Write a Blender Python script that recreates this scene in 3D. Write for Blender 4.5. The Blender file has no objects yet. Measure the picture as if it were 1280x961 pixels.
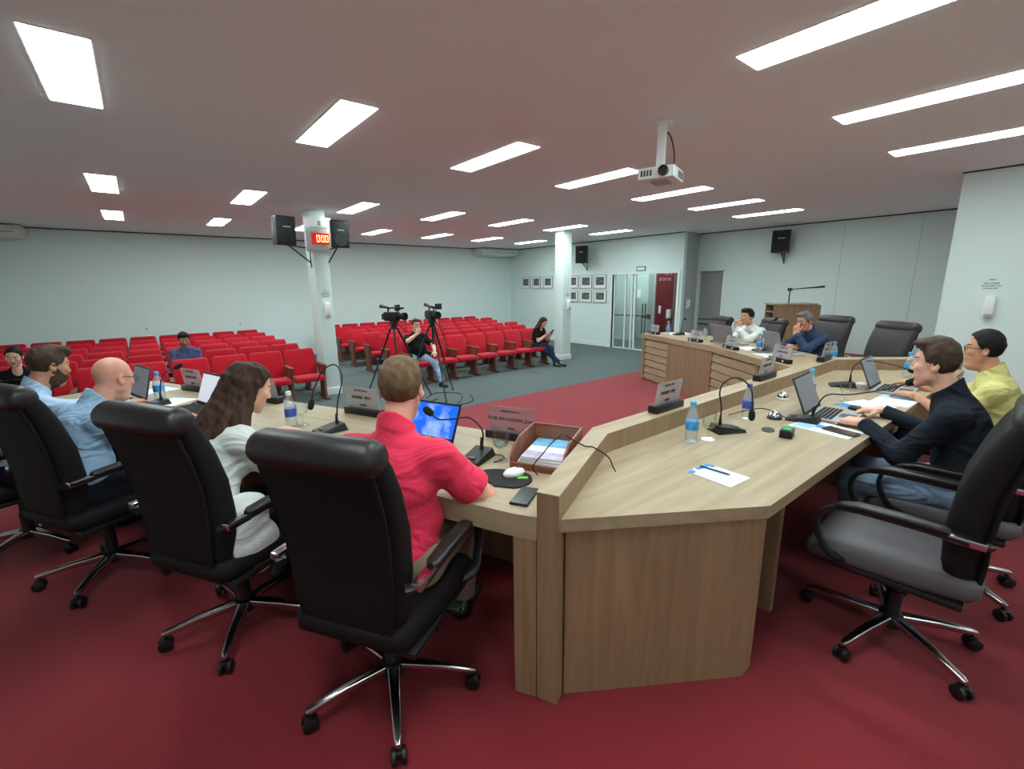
import bpy, bmesh, math, random
import numpy as np
from mathutils import Vector, Matrix
random.seed(7); np.random.seed(7)
C = bpy.context.scene.collection
PI = math.pi
def rad(d): return d*PI/180
# ------------------------------------------------------------------ materials
def lin(c):
    if isinstance(c, str): c = tuple(int(c[i:i+2], 16) for i in (0, 2, 4))
    o = []
    for v in c:
        v = v/255
        o.append(v/12.92 if v <= .04045 else ((v+.055)/1.055)**2.4)
    return (*o, 1)
def mat(name, col, rough=.5, metal=0, bump=0, bscale=200, var=0, vscale=8, spec=.5, sheen=0, emit=None, estr=0, stretch=None, detail=3, fold=0):
    m = bpy.data.materials.new(name); m.use_nodes = True
    nt = m.node_tree; b = nt.nodes['Principled BSDF']
    b.inputs['Base Color'].default_value = lin(col); b.inputs['Roughness'].default_value = rough
    b.inputs['Metallic'].default_value = metal; b.inputs['Specular IOR Level'].default_value = spec
    if sheen: b.inputs['Sheen Weight'].default_value = sheen
    if emit: b.inputs['Emission Color'].default_value = lin(emit); b.inputs['Emission Strength'].default_value = estr
    if var or bump or fold:
        tc = nt.nodes.new('ShaderNodeTexCoord'); mp = nt.nodes.new('ShaderNodeMapping')
        nt.links.new(tc.outputs['Object'], mp.inputs['Vector'])
        if stretch: mp.inputs['Scale'].default_value = stretch
    if var:
        n = nt.nodes.new('ShaderNodeTexNoise'); n.inputs['Scale'].default_value = vscale; n.inputs['Detail'].default_value = detail
        nt.links.new(mp.outputs['Vector'], n.inputs['Vector'])
        r = nt.nodes.new('ShaderNodeValToRGB'); c = lin(col)
        r.color_ramp.elements[0].position = .3; r.color_ramp.elements[1].position = .7
        r.color_ramp.elements[0].color = tuple(max(0, v*(1-var)) for v in c[:3])+(1,)
        r.color_ramp.elements[1].color = tuple(min(1, v*(1+var)) for v in c[:3])+(1,)
        nt.links.new(n.outputs['Fac'], r.inputs['Fac']); nt.links.new(r.outputs['Color'], b.inputs['Base Color'])
    if bump:
        n2 = nt.nodes.new('ShaderNodeTexNoise'); n2.inputs['Scale'].default_value = bscale; n2.inputs['Detail'].default_value = 2
        nt.links.new(mp.outputs['Vector'], n2.inputs['Vector'])
        bp = nt.nodes.new('ShaderNodeBump'); bp.inputs['Strength'].default_value = bump; bp.inputs['Distance'].default_value = .004
        nt.links.new(n2.outputs['Fac'], bp.inputs['Height']); nt.links.new(bp.outputs['Normal'], b.inputs['Normal'])
    if fold:
        n3 = nt.nodes.new('ShaderNodeTexNoise'); n3.inputs['Scale'].default_value = 4.5; n3.inputs['Detail'].default_value = 2.5; n3.inputs['Distortion'].default_value = 1.6
        mp3 = nt.nodes.new('ShaderNodeMapping'); mp3.inputs['Scale'].default_value = (1, 1, 1.9); mp3.inputs['Rotation'].default_value = (.5, .3, 0)
        nt.links.new(tc.outputs['Object'], mp3.inputs['Vector']); nt.links.new(mp3.outputs['Vector'], n3.inputs['Vector'])
        b3 = nt.nodes.new('ShaderNodeBump'); b3.inputs['Strength'].default_value = fold; b3.inputs['Distance'].default_value = .05
        nt.links.new(n3.outputs['Fac'], b3.inputs['Height'])
        if bump: nt.links.new(b3.outputs['Normal'], bp.inputs['Normal'])
        else: nt.links.new(b3.outputs['Normal'], b.inputs['Normal'])
    return m
def wood(name, light, dark, ang=0, vertical=False, rough=.45, scale=1.0):
    m = bpy.data.materials.new(name); m.use_nodes = True; nt = m.node_tree; b = nt.nodes['Principled BSDF']
    b.inputs['Roughness'].default_value = rough
    tc = nt.nodes.new('ShaderNodeTexCoord'); r0 = nt.nodes.new('ShaderNodeMapping'); r0.inputs['Rotation'].default_value = (0, 0, -ang)
    mp = nt.nodes.new('ShaderNodeMapping')
    mp.inputs['Scale'].default_value = (9*scale, 9*scale, .7*scale) if vertical else (.8*scale, 9*scale, 9*scale)
    nt.links.new(tc.outputs['Object'], r0.inputs['Vector']); nt.links.new(r0.outputs['Vector'], mp.inputs['Vector'])
    n = nt.nodes.new('ShaderNodeTexNoise'); n.inputs['Scale'].default_value = 1.6; n.inputs['Detail'].default_value = 6; n.inputs['Distortion'].default_value = .9
    n2 = nt.nodes.new('ShaderNodeTexNoise'); n2.inputs['Scale'].default_value = 9; n2.inputs['Detail'].default_value = 4
    nt.links.new(mp.outputs['Vector'], n.inputs['Vector']); nt.links.new(mp.outputs['Vector'], n2.inputs['Vector'])
    mx = nt.nodes.new('ShaderNodeMath'); mx.operation = 'MULTIPLY_ADD'; mx.inputs[1].default_value = .35
    nt.links.new(n2.outputs['Fac'], mx.inputs[0]); nt.links.new(n.outputs['Fac'], mx.inputs[2])
    r = nt.nodes.new('ShaderNodeValToRGB')
    r.color_ramp.elements[0].position = .48; r.color_ramp.elements[0].color = lin(dark)
    r.color_ramp.elements[1].position = .84; r.color_ramp.elements[1].color = lin(light)
    nt.links.new(mx.outputs[0], r.inputs['Fac']); nt.links.new(r.outputs['Color'], b.inputs['Base Color'])
    return m
def clear(name, tint=(235, 245, 248), refl=.12, milk=.0, milkcol=(255, 255, 255), fm=.3):
    m = bpy.data.materials.new(name); m.use_nodes = True; nt = m.node_tree
    for n in list(nt.nodes):
        if n.type != 'OUTPUT_MATERIAL': nt.nodes.remove(n)
    out = [n for n in nt.nodes if n.type == 'OUTPUT_MATERIAL'][0]
    t = nt.nodes.new('ShaderNodeBsdfTransparent'); t.inputs[0].default_value = lin(tint)
    g = nt.nodes.new('ShaderNodeBsdfGlossy'); g.inputs['Roughness'].default_value = .08
    lw = nt.nodes.new('ShaderNodeLayerWeight'); lw.inputs[0].default_value = .35
    ml = nt.nodes.new('ShaderNodeMath'); ml.operation = 'MULTIPLY_ADD'; ml.inputs[1].default_value = fm; ml.inputs[2].default_value = refl
    nt.links.new(lw.outputs['Fresnel'], ml.inputs[0])
    s = nt.nodes.new('ShaderNodeMixShader'); nt.links.new(ml.outputs[0], s.inputs[0])
    nt.links.new(t.outputs[0], s.inputs[1]); nt.links.new(g.outputs[0], s.inputs[2])
    last = s
    if milk:
        d = nt.nodes.new('ShaderNodeBsdfDiffuse'); d.inputs[0].default_value = lin(milkcol)
        s2 = nt.nodes.new('ShaderNodeMixShader'); s2.inputs[0].default_value = milk
        nt.links.new(s.outputs[0], s2.inputs[1]); nt.links.new(d.outputs[0], s2.inputs[2]); last = s2
    nt.links.new(last.outputs[0], out.inputs[0])
    return m
# ------------------------------------------------------------------ mesh helpers
def Mx(loc=(0, 0, 0), rz=0, rx=0, ry=0):
    return Matrix.Translation(loc) @ Matrix.Rotation(rz, 4, 'Z') @ Matrix.Rotation(ry, 4, 'Y') @ Matrix.Rotation(rx, 4, 'X')
class MB:
    def __init__(s): s.v = []; s.f = []; s.m = []
    def add(s, V, F, mi=0, M=None):
        o = len(s.v)
        if M is not None: V = [tuple(M @ Vector(p)) for p in V]
        s.v += [tuple(p) for p in V]; s.f += [tuple(i+o for i in f) for f in F]; s.m += [mi]*len(F)
        return s
    def box(s, lo, hi, mi=0, M=None, bev=0):
        if bev:
            bm = bmesh.new(); bmesh.ops.create_cube(bm, size=1)
            for v in bm.verts:
                v.co = Vector((lo[i]+(v.co[i]+.5)*(hi[i]-lo[i]) for i in range(3)))
            bmesh.ops.bevel(bm, geom=bm.edges[:], offset=bev, segments=2, profile=.6, affect='EDGES')
            bm.verts.index_update()
            V = [v.co.copy() for v in bm.verts]; F = [[v.index for v in f.verts] for f in bm.faces]; bm.free()
            return s.add(V, F, mi, M)
        x0, y0, z0 = lo; x1, y1, z1 = hi
        V = [(x0, y0, z0), (x1, y0, z0), (x1, y1, z0), (x0, y1, z0), (x0, y0, z1), (x1, y0, z1), (x1, y1, z1), (x0, y1, z1)]
        return s.add(V, [(3, 2, 1, 0), (4, 5, 6, 7), (0, 1, 5, 4), (1, 2, 6, 5), (2, 3, 7, 6), (3, 0, 4, 7)], mi, M)
    def prism(s, poly, z0, z1, mi=0, M=None):
        a = sum(poly[i][0]*poly[(i+1) % len(poly)][1]-poly[(i+1) % len(poly)][0]*poly[i][1] for i in range(len(poly)))
        if a < 0: poly = poly[::-1]
        n = len(poly); V = [(x, y, z0) for x, y in poly]+[(x, y, z1) for x, y in poly]
        F = [tuple(range(n))[::-1], tuple(range(n, 2*n))]+[(i, (i+1) % n, n+(i+1) % n, n+i) for i in range(n)]
        return s.add(V, F, mi, M)
    def loft(s, rings, mi=0, M=None, cap=True):
        n = len(rings[0]); V = [p for r in rings for p in r]; F = []
        for k in range(len(rings)-1):
            for i in range(n):
                F.append((k*n+i, k*n+(i+1) % n, (k+1)*n+(i+1) % n, (k+1)*n+i))
        if cap:
            F.append(tuple(range(n))[::-1]); F.append(tuple((len(rings)-1)*n+i for i in range(n)))
        return s.add(V, F, mi, M)
    def lathe(s, prof, n=16, mi=0, M=None):
        rings = [[(r*math.cos(2*PI*i/n), r*math.sin(2*PI*i/n), z) for i in range(n)] for r, z in prof]
        return s.loft(rings, mi, M)
    def tube(s, pts, r, n=8, mi=0, M=None, spline=0, flat=None):
        P = [Vector(p) for p in pts]
        R = r if isinstance(r, (list, tuple)) else None
        if spline:
            Q = []; RR = []
            for i in range(len(P)-1):
                p0 = P[max(i-1, 0)]; p1 = P[i]; p2 = P[i+1]; p3 = P[min(i+2, len(P)-1)]
                for k in range(spline):
                    t = k/spline
                    Q.append(.5*((2*p1)+(p2-p0)*t+(2*p0-5*p1+4*p2-p3)*t*t+(3*p1-p0-3*p2+p3)*t**3))
                    if R: RR.append(R[i]*(1-t)+R[i+1]*t)
            Q.append(P[-1]); P = Q
            if R: R = RR+[R[-1]]
        rings = []; up = Vector((0, 0, 1)) if flat is None else Vector(flat[2])
        prev = None
        for i, p in enumerate(P):
            t = (P[min(i+1, len(P)-1)]-P[max(i-1, 0)]).normalized()
            if prev is None:
                a = t.cross(up)
                if a.length < .05: a = t.cross(Vector((0, 1, 0)))
                a.normalize()
            else:
                a = prev-t*prev.dot(t); a.normalize()
            if flat is not None:
                a = Vector(flat[2]).normalized()
                a = (a-t*a.dot(t)).normalized()
            prev = a; b = t.cross(a)
            if flat is not None:
                w, h = flat[0], flat[1]
                rings.append([p+a*w*x+b*h*y for x, y in ((-.5, -.35), (-.35, -.5), (.35, -.5), (.5, -.35), (.5, .35), (.35, .5), (-.35, .5), (-.5, .35))])
            else:
                rr = R[i] if R else r
                rings.append([p+a*rr*math.cos(2*PI*k/n)+b*rr*math.sin(2*PI*k/n) for k in range(n)])
        return s.loft(rings, mi, M)
    def ball(s, c, r, n=12, mi=0, M=None):
        if not isinstance(r, (tuple, list)): r = (r, r, r)
        rings = []
        for k in range(1, n//2):
            a = PI*k/(n//2)
            rings.append([(c[0]+r[0]*math.sin(a)*math.cos(2*PI*i/n), c[1]+r[1]*math.sin(a)*math.sin(2*PI*i/n), c[2]-r[2]*math.cos(a)) for i in range(n)])
        return s.loft(rings, mi, M)
    def build(s, name, mats, parent=None, smooth=40, kind=None, label=None):
        me = bpy.data.meshes.new(name); me.from_pydata(s.v, [], s.f)
        if not isinstance(mats, (list, tuple)): mats = [mats]
        for m in mats: me.materials.append(m)
        if len(mats) > 1: me.polygons.foreach_set('material_index', s.m)
        if smooth:
            me.polygons.foreach_set('use_smooth', [True]*len(me.polygons)); me.set_sharp_from_angle(angle=rad(smooth))
        me.update()
        o = bpy.data.objects.new(name, me); C.objects.link(o)
        if parent: o.parent = parent
        if kind: o['kind'] = kind
        if label: o['label'] = label
        return o
def rrect(w, h, r, n=4):
    """rounded rectangle outline in (a,b)"""
    out = []
    for cx, cy, a0 in ((w/2-r, h/2-r, 0), (-w/2+r, h/2-r, 90), (-w/2+r, -h/2+r, 180), (w/2-r, -h/2+r, 270)):
        for k in range(n+1):
            a = rad(a0+90*k/n); out.append((cx+r*math.cos(a), cy+r*math.sin(a)))
    return out
def thing(name, label, cat, loc=(0, 0, 0), rz=0, group=None, scale=None):
    o = bpy.data.objects.new(name, None); C.objects.link(o); o.empty_display_size = .1
    o.location = loc; o.rotation_euler = (0, 0, rz)
    if scale: o.scale = (scale,)*3
    return tag(o, label, cat, group)
def tag(o, label, cat, group=None):
    o['label'] = label; o['category'] = cat
    if group: o['group'] = group
    return o
def copy_tree(o, parent=None):
    kids = list(o.children); c = o.copy(); C.objects.link(c)
    if parent: c.parent = parent
    for k in kids: copy_tree(k, c)
    return c
def dup(o, loc, rz, label, group=None):
    c = copy_tree(o); c.location = loc; c.rotation_euler = (0, 0, rz); c['label'] = label
    if group: c['group'] = group
    return c
def face(fx, fy): return math.atan2(fy, fx)-PI/2
def text_mesh(name, txt, size, m, M, parent, mirror=False, align='CENTER', extrude=.0004):
    cu = bpy.data.curves.new(name, 'FONT'); cu.body = txt; cu.size = size; cu.align_x = align; cu.align_y = 'CENTER'; cu.extrude = extrude
    o = bpy.data.objects.new(name, cu); C.objects.link(o)
    dg = bpy.context.evaluated_depsgraph_get(); me = bpy.data.meshes.new_from_object(o.evaluated_get(dg))
    bpy.data.objects.remove(o); me.name = name; me.transform(M); me.materials.clear(); me.materials.append(m)
    r = bpy.data.objects.new(name, me); C.objects.link(r); r.parent = parent
    return r
def word_bars(mb, x0, x1, y, h, rnd, M=None, mi=0, dp=.0006):
    """a line of lettering too small to read: letter-sized strokes broken into words"""
    x = x0
    while x < x1-h*.3:
        n = rnd.randint(3, 8)
        for _ in range(n):
            w = h*rnd.uniform(.35, .7)
            if x+w > x1: break
            t = h*.18
            mb.box((x, 0, y-h/2), (x+t, dp, y+h/2), mi, M)
            k = rnd.choice((0, 1, 2))
            if k != 1: mb.box((x, 0, y+h/2-t), (x+w*.8, dp, y+h/2), mi, M)
            if k != 2: mb.box((x, 0, y-t/2), (x+w*.8, dp, y+t/2), mi, M)
            if k: mb.box((x+w*.8-t, 0, y-h/2), (x+w*.8, dp, y+h/2), mi, M)
            x += w+h*.15
        x += h*.55
# ------------------------------------------------------------------ implicit surfaces for people
class SDF:
    def __init__(s, lo, hi, h):
        s.lo = np.array(lo, float); s.h = h
        s.n = np.ceil((np.array(hi)-s.lo)/h).astype(int)+1
        s.d = np.full(tuple(s.n), .12, np.float32)
    def region(s, lo, hi):
        a = np.maximum(np.floor((np.array(lo)-s.lo)/s.h).astype(int), 0)
        b = np.minimum(np.ceil((np.array(hi)-s.lo)/s.h).astype(int)+1, s.n)
        if np.any(b <= a): return None
        sl = tuple(slice(a[i], b[i]) for i in range(3))
        ax = [(s.lo[i]+s.h*np.arange(a[i], b[i])).astype(np.float32) for i in range(3)]
        return sl, ax[0][:, None, None], ax[1][None, :, None], ax[2][None, None, :]
    def put(s, sl, d, k, sub=False):
        o = s.d[sl]
        if sub:
            if k > 0:
                hh = np.maximum(k-np.abs(o+d), 0)/k; s.d[sl] = np.maximum(o, -d)+hh*hh*k*.25
            else: s.d[sl] = np.maximum(o, -d)
        elif k > 0:
            hh = np.maximum(k-np.abs(o-d), 0)/k; s.d[sl] = np.minimum(o, d)-hh*hh*k*.25
        else: s.d[sl] = np.minimum(o, d)
    def _cut(s, d, x, y, z, cuts):
        for p, n in cuts or (): d = np.maximum(d, (x-p[0])*n[0]+(y-p[1])*n[1]+(z-p[2])*n[2])
        return d
    def cone(s, a, b, ra, rb, k=.02, cuts=None, sub=False):
        a = np.array(a, float); b = np.array(b, float); R = max(ra, rb)+k+3*s.h
        g = s.region(np.minimum(a, b)-R, np.maximum(a, b)+R)
        if g is None: return
        sl, x, y, z = g; ab = b-a; L = max(ab@ab, 1e-9)
        px, py, pz = x-a[0], y-a[1], z-a[2]
        t = np.clip((px*ab[0]+py*ab[1]+pz*ab[2])/L, 0, 1)
        d = np.sqrt((px-t*ab[0])**2+(py-t*ab[1])**2+(pz-t*ab[2])**2)-(ra+(rb-ra)*t)
        s.put(sl, s._cut(d, x, y, z, cuts), k, sub)
    def ell(s, c, r, M=None, k=.03, cuts=None, sub=False):
        c = np.array(c, float); r = np.array(r, float); R = r.max()+k+3*s.h
        g = s.region(c-R, c+R)
        if g is None: return
        sl, x, y, z = g; px, py, pz = x-c[0], y-c[1], z-c[2]
        if M is not None:
            q = [px*M[0, i]+py*M[1, i]+pz*M[2, i] for i in range(3)]
        else: q = [px, py, pz]
        k0 = np.sqrt((q[0]/r[0])**2+(q[1]/r[1])**2+(q[2]/r[2])**2); k1 = np.sqrt((q[0]/r[0]**2)**2+(q[1]/r[1]**2)**2+(q[2]/r[2]**2)**2)+1e-6
        s.put(sl, s._cut(k0*(k0-1)/k1, x, y, z, cuts), k, sub)
    def rbox(s, c, half, M, rr, k=.01):
        c = np.array(c, float); R = max(half)+rr+k+3*s.h
        g = s.region(c-R, c+R)
        if g is None: return
        sl, x, y, z = g; px, py, pz = x-c[0], y-c[1], z-c[2]
        q = [np.abs(px*M[0, i]+py*M[1, i]+pz*M[2, i])-half[i] for i in range(3)]
        o = np.sqrt(np.maximum(q[0], 0)**2+np.maximum(q[1], 0)**2+np.maximum(q[2], 0)**2)
        s.put(sl, o+np.minimum(np.maximum(np.maximum(q[0], q[1]), q[2]), 0)-rr, k)
    def func(s, c, R, M, fn, k=0, sub=False):
        """fn works on local coordinates about c with axes M (columns)"""
        c = np.array(c, float); g = s.region(c-R, c+R)
        if g is None: return
        sl, x, y, z = g; px, py, pz = x-c[0], y-c[1], z-c[2]
        q = [px*M[0, i]+py*M[1, i]+pz*M[2, i] for i in range(3)]
        s.put(sl, fn(*q), k, sub)
    def mesh(s):
        d = s.d; n = s.n; I = d < 0
        I[0] = I[-1] = False; I[:, 0] = I[:, -1] = False; I[:, :, 0] = I[:, :, -1] = False
        d = np.where(I, d, np.maximum(d, 1e-5))
        c = np.zeros(tuple(n-1), np.int8); offs = [(i, j, k) for i in (0, 1) for j in (0, 1) for k in (0, 1)]
        for i, j, k in offs: c += I[i:n[0]-1+i, j:n[1]-1+j, k:n[2]-1+k]
        mix = (c > 0) & (c < 8); ix = np.argwhere(mix)
        acc = np.zeros((len(ix), 3)); cnt = np.zeros(len(ix))
        for a in offs:
            for ax in range(3):
                if a[ax]: continue
                b = list(a); b[ax] = 1
                ia = ix+np.array(a); ib = ix+np.array(b)
                da = d[ia[:, 0], ia[:, 1], ia[:, 2]]; db = d[ib[:, 0], ib[:, 1], ib[:, 2]]
                m = (da < 0) != (db < 0)
                t = da[m]/(da[m]-db[m]); p = np.tile(np.array(a, float), (m.sum(), 1)); p[:, ax] = t
                acc[m] += p; cnt[m] += 1
        V = s.lo+s.h*(ix+acc/cnt[:, None])
        idg = np.full(mix.shape, -1, np.int32); idg[mix] = np.arange(len(ix))
        F = []
        for ax in range(3):
            u, w = (ax+1) % 3, (ax+2) % 3
            A = [slice(1, n[i]-1) for i in range(3)]; B = list(A)
            A[ax] = slice(0, n[ax]-1); B[ax] = slice(1, n[ax])
            cr = I[tuple(A)] != I[tuple(B)]; e = np.argwhere(cr)
            ins = I[tuple(A)][cr]
            o = np.ones(3, int); o[ax] = 0; e = e+o
            def cell(du, dw):
                q = e.copy(); q[:, u] -= du; q[:, w] -= dw
                return idg[q[:, 0], q[:, 1], q[:, 2]]
            Q = np.stack([cell(1, 1), cell(0, 1), cell(0, 0), cell(1, 0)], 1)
            Q[~ins] = Q[~ins][:, ::-1]
            F.append(Q)
        F = np.concatenate(F) if F else np.zeros((0, 4), int)
        F = F[(F >= 0).all(1)]
        # one light smoothing pass
        S = np.zeros_like(V); N = np.zeros(len(V))
        for i in range(4):
            np.add.at(S, F[:, i], V[F[:, (i+1) % 4]]); np.add.at(N, F[:, i], 1)
        ok = N > 0; V[ok] = V[ok]*.5+.5*S[ok]/N[ok, None]
        return V, F
def sdf_obj(name, g, mats, parent, wr=0, freq=14, midx=None, seed=0, label=None):
    V, F = g.mesh()
    if wr:
        nrm = np.zeros_like(V); e1 = V[F[:, 1]]-V[F[:, 0]]; e2 = V[F[:, 3]]-V[F[:, 0]]; fn = np.cross(e1, e2)
        for i in range(4): np.add.at(nrm, F[:, i], fn)
        nrm /= np.linalg.norm(nrm, axis=1)[:, None]+1e-9
        x, y, z = V.T*freq; q = seed*1.7
        w = np.sin(x*1.3+2.2*np.sin(z*.9+q)+y*.7)*.5+np.sin(z*2.1+1.8*np.sin(x*.8+y*1.1+q))*.6+np.sin(y*1.9+z*1.2+q)*.3
        V = V+nrm*(w*wr)[:, None]
    me = bpy.data.meshes.new(name)
    me.vertices.add(len(V)); me.vertices.foreach_set('co', V.astype(np.float32).ravel())
    me.loops.add(len(F)*4); me.loops.foreach_set('vertex_index', F.astype(np.int32).ravel())
    me.polygons.add(len(F)); me.polygons.foreach_set('loop_start', np.arange(0, len(F)*4, 4, dtype=np.int32))
    if not isinstance(mats, (list, tuple)): mats = [mats]
    for m in mats: me.materials.append(m)
    me.polygons.foreach_set('use_smooth', np.ones(len(F), bool))
    if midx is not None: me.polygons.foreach_set('material_index', midx(V[F].mean(1)).astype(np.int32))
    me.update(calc_edges=True); me.validate()
    o = bpy.data.objects.new(name, me); C.objects.link(o); o.parent = parent
    if label: o['label'] = label
    return o
def unit(v): v = np.array(v, float); return v/(np.linalg.norm(v)+1e-9)
def rotm(ax, d):
    return np.array(Matrix.Rotation(rad(d), 3, ax))
def two_bone(A, T, l1, l2, pole):
    A = np.array(A, float); T = np.array(T, float); v = T-A; L = np.linalg.norm(v); u = v/L
    L = min(L, (l1+l2)*.995); T = A+u*L
    a = (l1*l1-l2*l2+L*L)/(2*L); hh = math.sqrt(max(l1*l1-a*a, 0))
    p = np.array(pole, float); p = unit(p-u*(p@u))
    return A+u*a+p*hh, T
# ------------------------------------------------------------------ people
def hand(g, W, u, n, right, curl, k=.006, spread=.0):
    u = unit(u); n = np.array(n, float); n = unit(n-u*(n@u)); v = np.cross(n, u)
    if right: v = -v                       # v points to the thumb
    Mh = np.stack([v, u, n], 1)
    g.rbox(W+u*.048, (.033, .036, .004), Mh, .011, .014)
    if np.isscalar(curl): curl = [curl]*4
    for i, (off, L) in enumerate(((.030, .072), (.010, .080), (-.011, .074), (-.031, .058))):
        c = curl[i]; p = W+u*.088+v*off; r = .0088-.0006*i
        dirv = unit(u+v*spread*off*10); ang = 0
        for sN, (f, cc) in enumerate(((.45, .9), (.32, 1.1), (.25, .7))):
            ang += c*cc; q = p+(dirv*math.cos(rad(ang))+n*math.sin(rad(ang)))*L*f
            g.cone(p, q, r, r-.0007, k); p = q; r -= .0007
    p = W+u*.022+v*.030; q = p+unit(v*.62+u*.72+n*.35)*.042; g.cone(p, q, .014, .0105, .012)
    q2 = q+unit(v*.25+u*.9+n*(.25+max(0, curl[0])/120))*.034; g.cone(q, q2, .0105, .0085, k)
HAIRLINE = ([-.13, -.07, -.03, -.012, .006, .03, .045, .06, .1], [-.055, -.062, -.05, -.012, .006, .02, .058, .078, .082])
def person(name, label, loc, yaw, skin, hairm, shirt, pants, shoe, seat=.48, s=1.0, fat=1.0, w=1.0, lean=8, curve=8, twist=0, side=0,
           head=(0, 0, 0), neckf=0, lh=None, rh=None, lpole=None, rpole=None, lfoot=(-.12, .42), rfoot=(.12, .42), kneeout=.1, sleeve='long', hair='short',
           vox=.006, wr=.0032, beard=None, glasses=None, collar=True, hem=.06, shirt_name='shirt', eyem=None, female=False, collarm=None, seed=0, thin=.0, legs=True, hairthick=1.0, scoop=False, hs=(1, 1, 1), flap=False):
    rz = rad(yaw)-PI/2
    root = thing(name, label, 'person', loc, rz, scale=s)
    Rw = np.array(Matrix.Rotation(-rz, 3, 'Z'))
    toL = lambda p: Rw@(np.array(p, float)-np.array(loc, float))/s
    dirL = lambda d: unit(Rw@np.array(d, float))
    X, Y, Z = np.eye(3)
    P = np.array([0, 0, seat/s+.095])
    def sp(a): return unit([math.sin(rad(side)), math.sin(rad(a)), math.cos(rad(a))])
    d1, d2, d3 = sp(lean), sp(lean+curve), sp((lean+curve)*.9+neckf)
    Ch = P+d1*.24; N = Ch+d2*.245
    def frame(d, tw=0):
        f = np.array([-math.sin(rad(tw)), math.cos(rad(tw)), 0]); r = unit(np.cross(f, d)); return np.stack([r, np.cross(d, r), d], 1)
    F1, F2 = frame(d1, twist*.5), frame(d2, twist)
    HC = N+d3*.152+F2[:, 1]*.030
    HS = np.array(hs)
    HM = rotm('Z', head[0])@rotm('X', -head[1])@rotm('Y', head[2])
    sw = (.142 if female else .163)*w
    S = [N-d2*.098+F2[:, 0]*sgn*sw for sgn in (-1, 1)]
    arms = []
    for i, (tgt, pole) in enumerate(((lh, lpole), (rh, rpole))):
        sgn = (-1, 1)[i]
        if tgt is None: tgt = dict(w=None)
        wp = toL(tgt['w']) if tgt.get('w') is not None else S[i]+np.array([sgn*.05, .28, -.38])
        pl = dirL(pole) if pole is not None else np.array([sgn*.32, -.25, -.9])
        E, Wr = two_bone(S[i], wp, .285, .255, pl)
        u = dirL(tgt['u']) if tgt.get('u') is not None else unit(Wr-E)
        n = dirL(tgt['n']) if tgt.get('n') is not None else np.array([0, 0, -1.])
        arms.append((E, Wr, u, n, tgt.get('curl', 22)))
    legsJ = []
    for i, ft in enumerate((lfoot, rfoot)):
        sgn = (-1, 1)[i]; H = P+np.array([sgn*.088*w, 0, -.02])
        A = np.array([ft[0], ft[1], (ft[2] if len(ft) > 2 else 0)+.085])
        K, A2 = two_bone(H, A, .44, .42, [sgn*kneeout, .6, .8])
        legsJ.append((H, K, A2))
    hp = lambda q: HC+HM@(np.array(q, float)*HS)
    skinm, lipm, browm = skin, mats_['lip'], hairm
    allp = [P, N, HC]+S+[a[0] for a in arms]+[a[1]+a[2]*.2 for a in arms]+([p for l in legsJ for p in l] if legs else [])
    lo = np.min(allp, 0)-.2; hi = np.max(allp, 0)+.24
    if legs: lo[2] = -.02
    # ---------------- body
    g = SDF(lo, hi, vox)
    def torso(g, i, k=.05, hemcut=None, up=True):
        c = [(P-d1*hemcut, -d1)] if hemcut is not None else None
        g.ell(P+d1*.0, (.168*w+i, .118*fat+i, .13+i), F1, k, c)
        g.ell(P+d1*.13+F1[:, 1]*(.03*(fat-1)*6), (.146*w*(.5+.5*fat)+i, .112*fat+i, .15+i), F1, k)
        g.ell(Ch+d2*.06, ((.148 if female else .162)*w+i, .108*(.6+.4*fat)+i, .17+i), F2, k)
        if female:
            for sg in (-1, 1): g.ell(Ch+d2*.06+F2[:, 1]*.075+F2[:, 0]*sg*.075, (.06+i, .06+i, .062+i), F2, .04)
        for sI in S: g.cone(N-d2*.055, sI, .046+i, .052*w+i, .04)
        g.cone(N-d2*.07, N+d3*.005, .070+i, .052+i*.6, .04)
    torso(g, -.014)
    for i, (E, Wr, u, n, cu) in enumerate(arms):
        t = thin
        g.cone(S[i], E, .047*(1-t), .040*(1-t), .03); g.cone(E, E+(Wr-E)*.35, .040*(1-t), .040*(1-t), .02); g.cone(E+(Wr-E)*.35, Wr, .040*(1-t), .026, .02)
        hand(g, Wr, u, n, i == 1, cu)
    if legs:
        for H, K, A in legsJ:
            g.cone(H, K, .078, .052, .04); g.cone(K, A, .052, .036, .03); g.cone(A, A+unit([K[0]*.3+(A[0]-H[0])*.4, 1, 0])*.07-Z*.05, .032, .022, .02)
    g.cone(N-d2*.02, hp((0, -.028, -.045)), .055*(.9 if female else 1)*(.7+.3*fat), .047*(.9 if female else 1)*(.7+.3*fat), .03)
    hm = lambda c, r, k=.02, sub=False: g.ell(hp(c), np.array(r)*HS, HM, k, None, sub)
    hm((0, -.014, .036), (.073, .092, .086)); hm((0, .030, -.020), (.058, .052, .080), .03); hm((0, .012, -.042), (.053, .056, .052), .03)
    g.cone(hp((-.046, .010, -.056)), hp((0, .064, -.093)), .016*(.7+.3*fat), .0155, .02); g.cone(hp((.046, .010, -.056)), hp((0, .064, -.093)), .016*(.7+.3*fat), .0155, .02)
    if fat > 1.05: hm((0, .035, -.1), (.045, .045, .03), .03)
    g.cone(hp((-.030, .0705, .033)), hp((.030, .0705, .033)), .0115, .0115, .015)
    for sg in (-1, 1):
        hm((sg*.031, .094, .012), (.016, .015, .011), .012, True)
        hm((sg*.043, .060, -.010), (.018, .018, .015), .02)
        hm((sg*.031, .0685, .0205), (.0165, .0130, .0062), .004); hm((sg*.031, .068, .0025), (.0155, .0110, .0042), .004)
    g.cone(hp((0, .080, .020)), hp((0, .0985, -.016)), .0080, .0085, .010); hm((0, .0965, -.0215), (.0115, .0115, .0095), .006)
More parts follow.
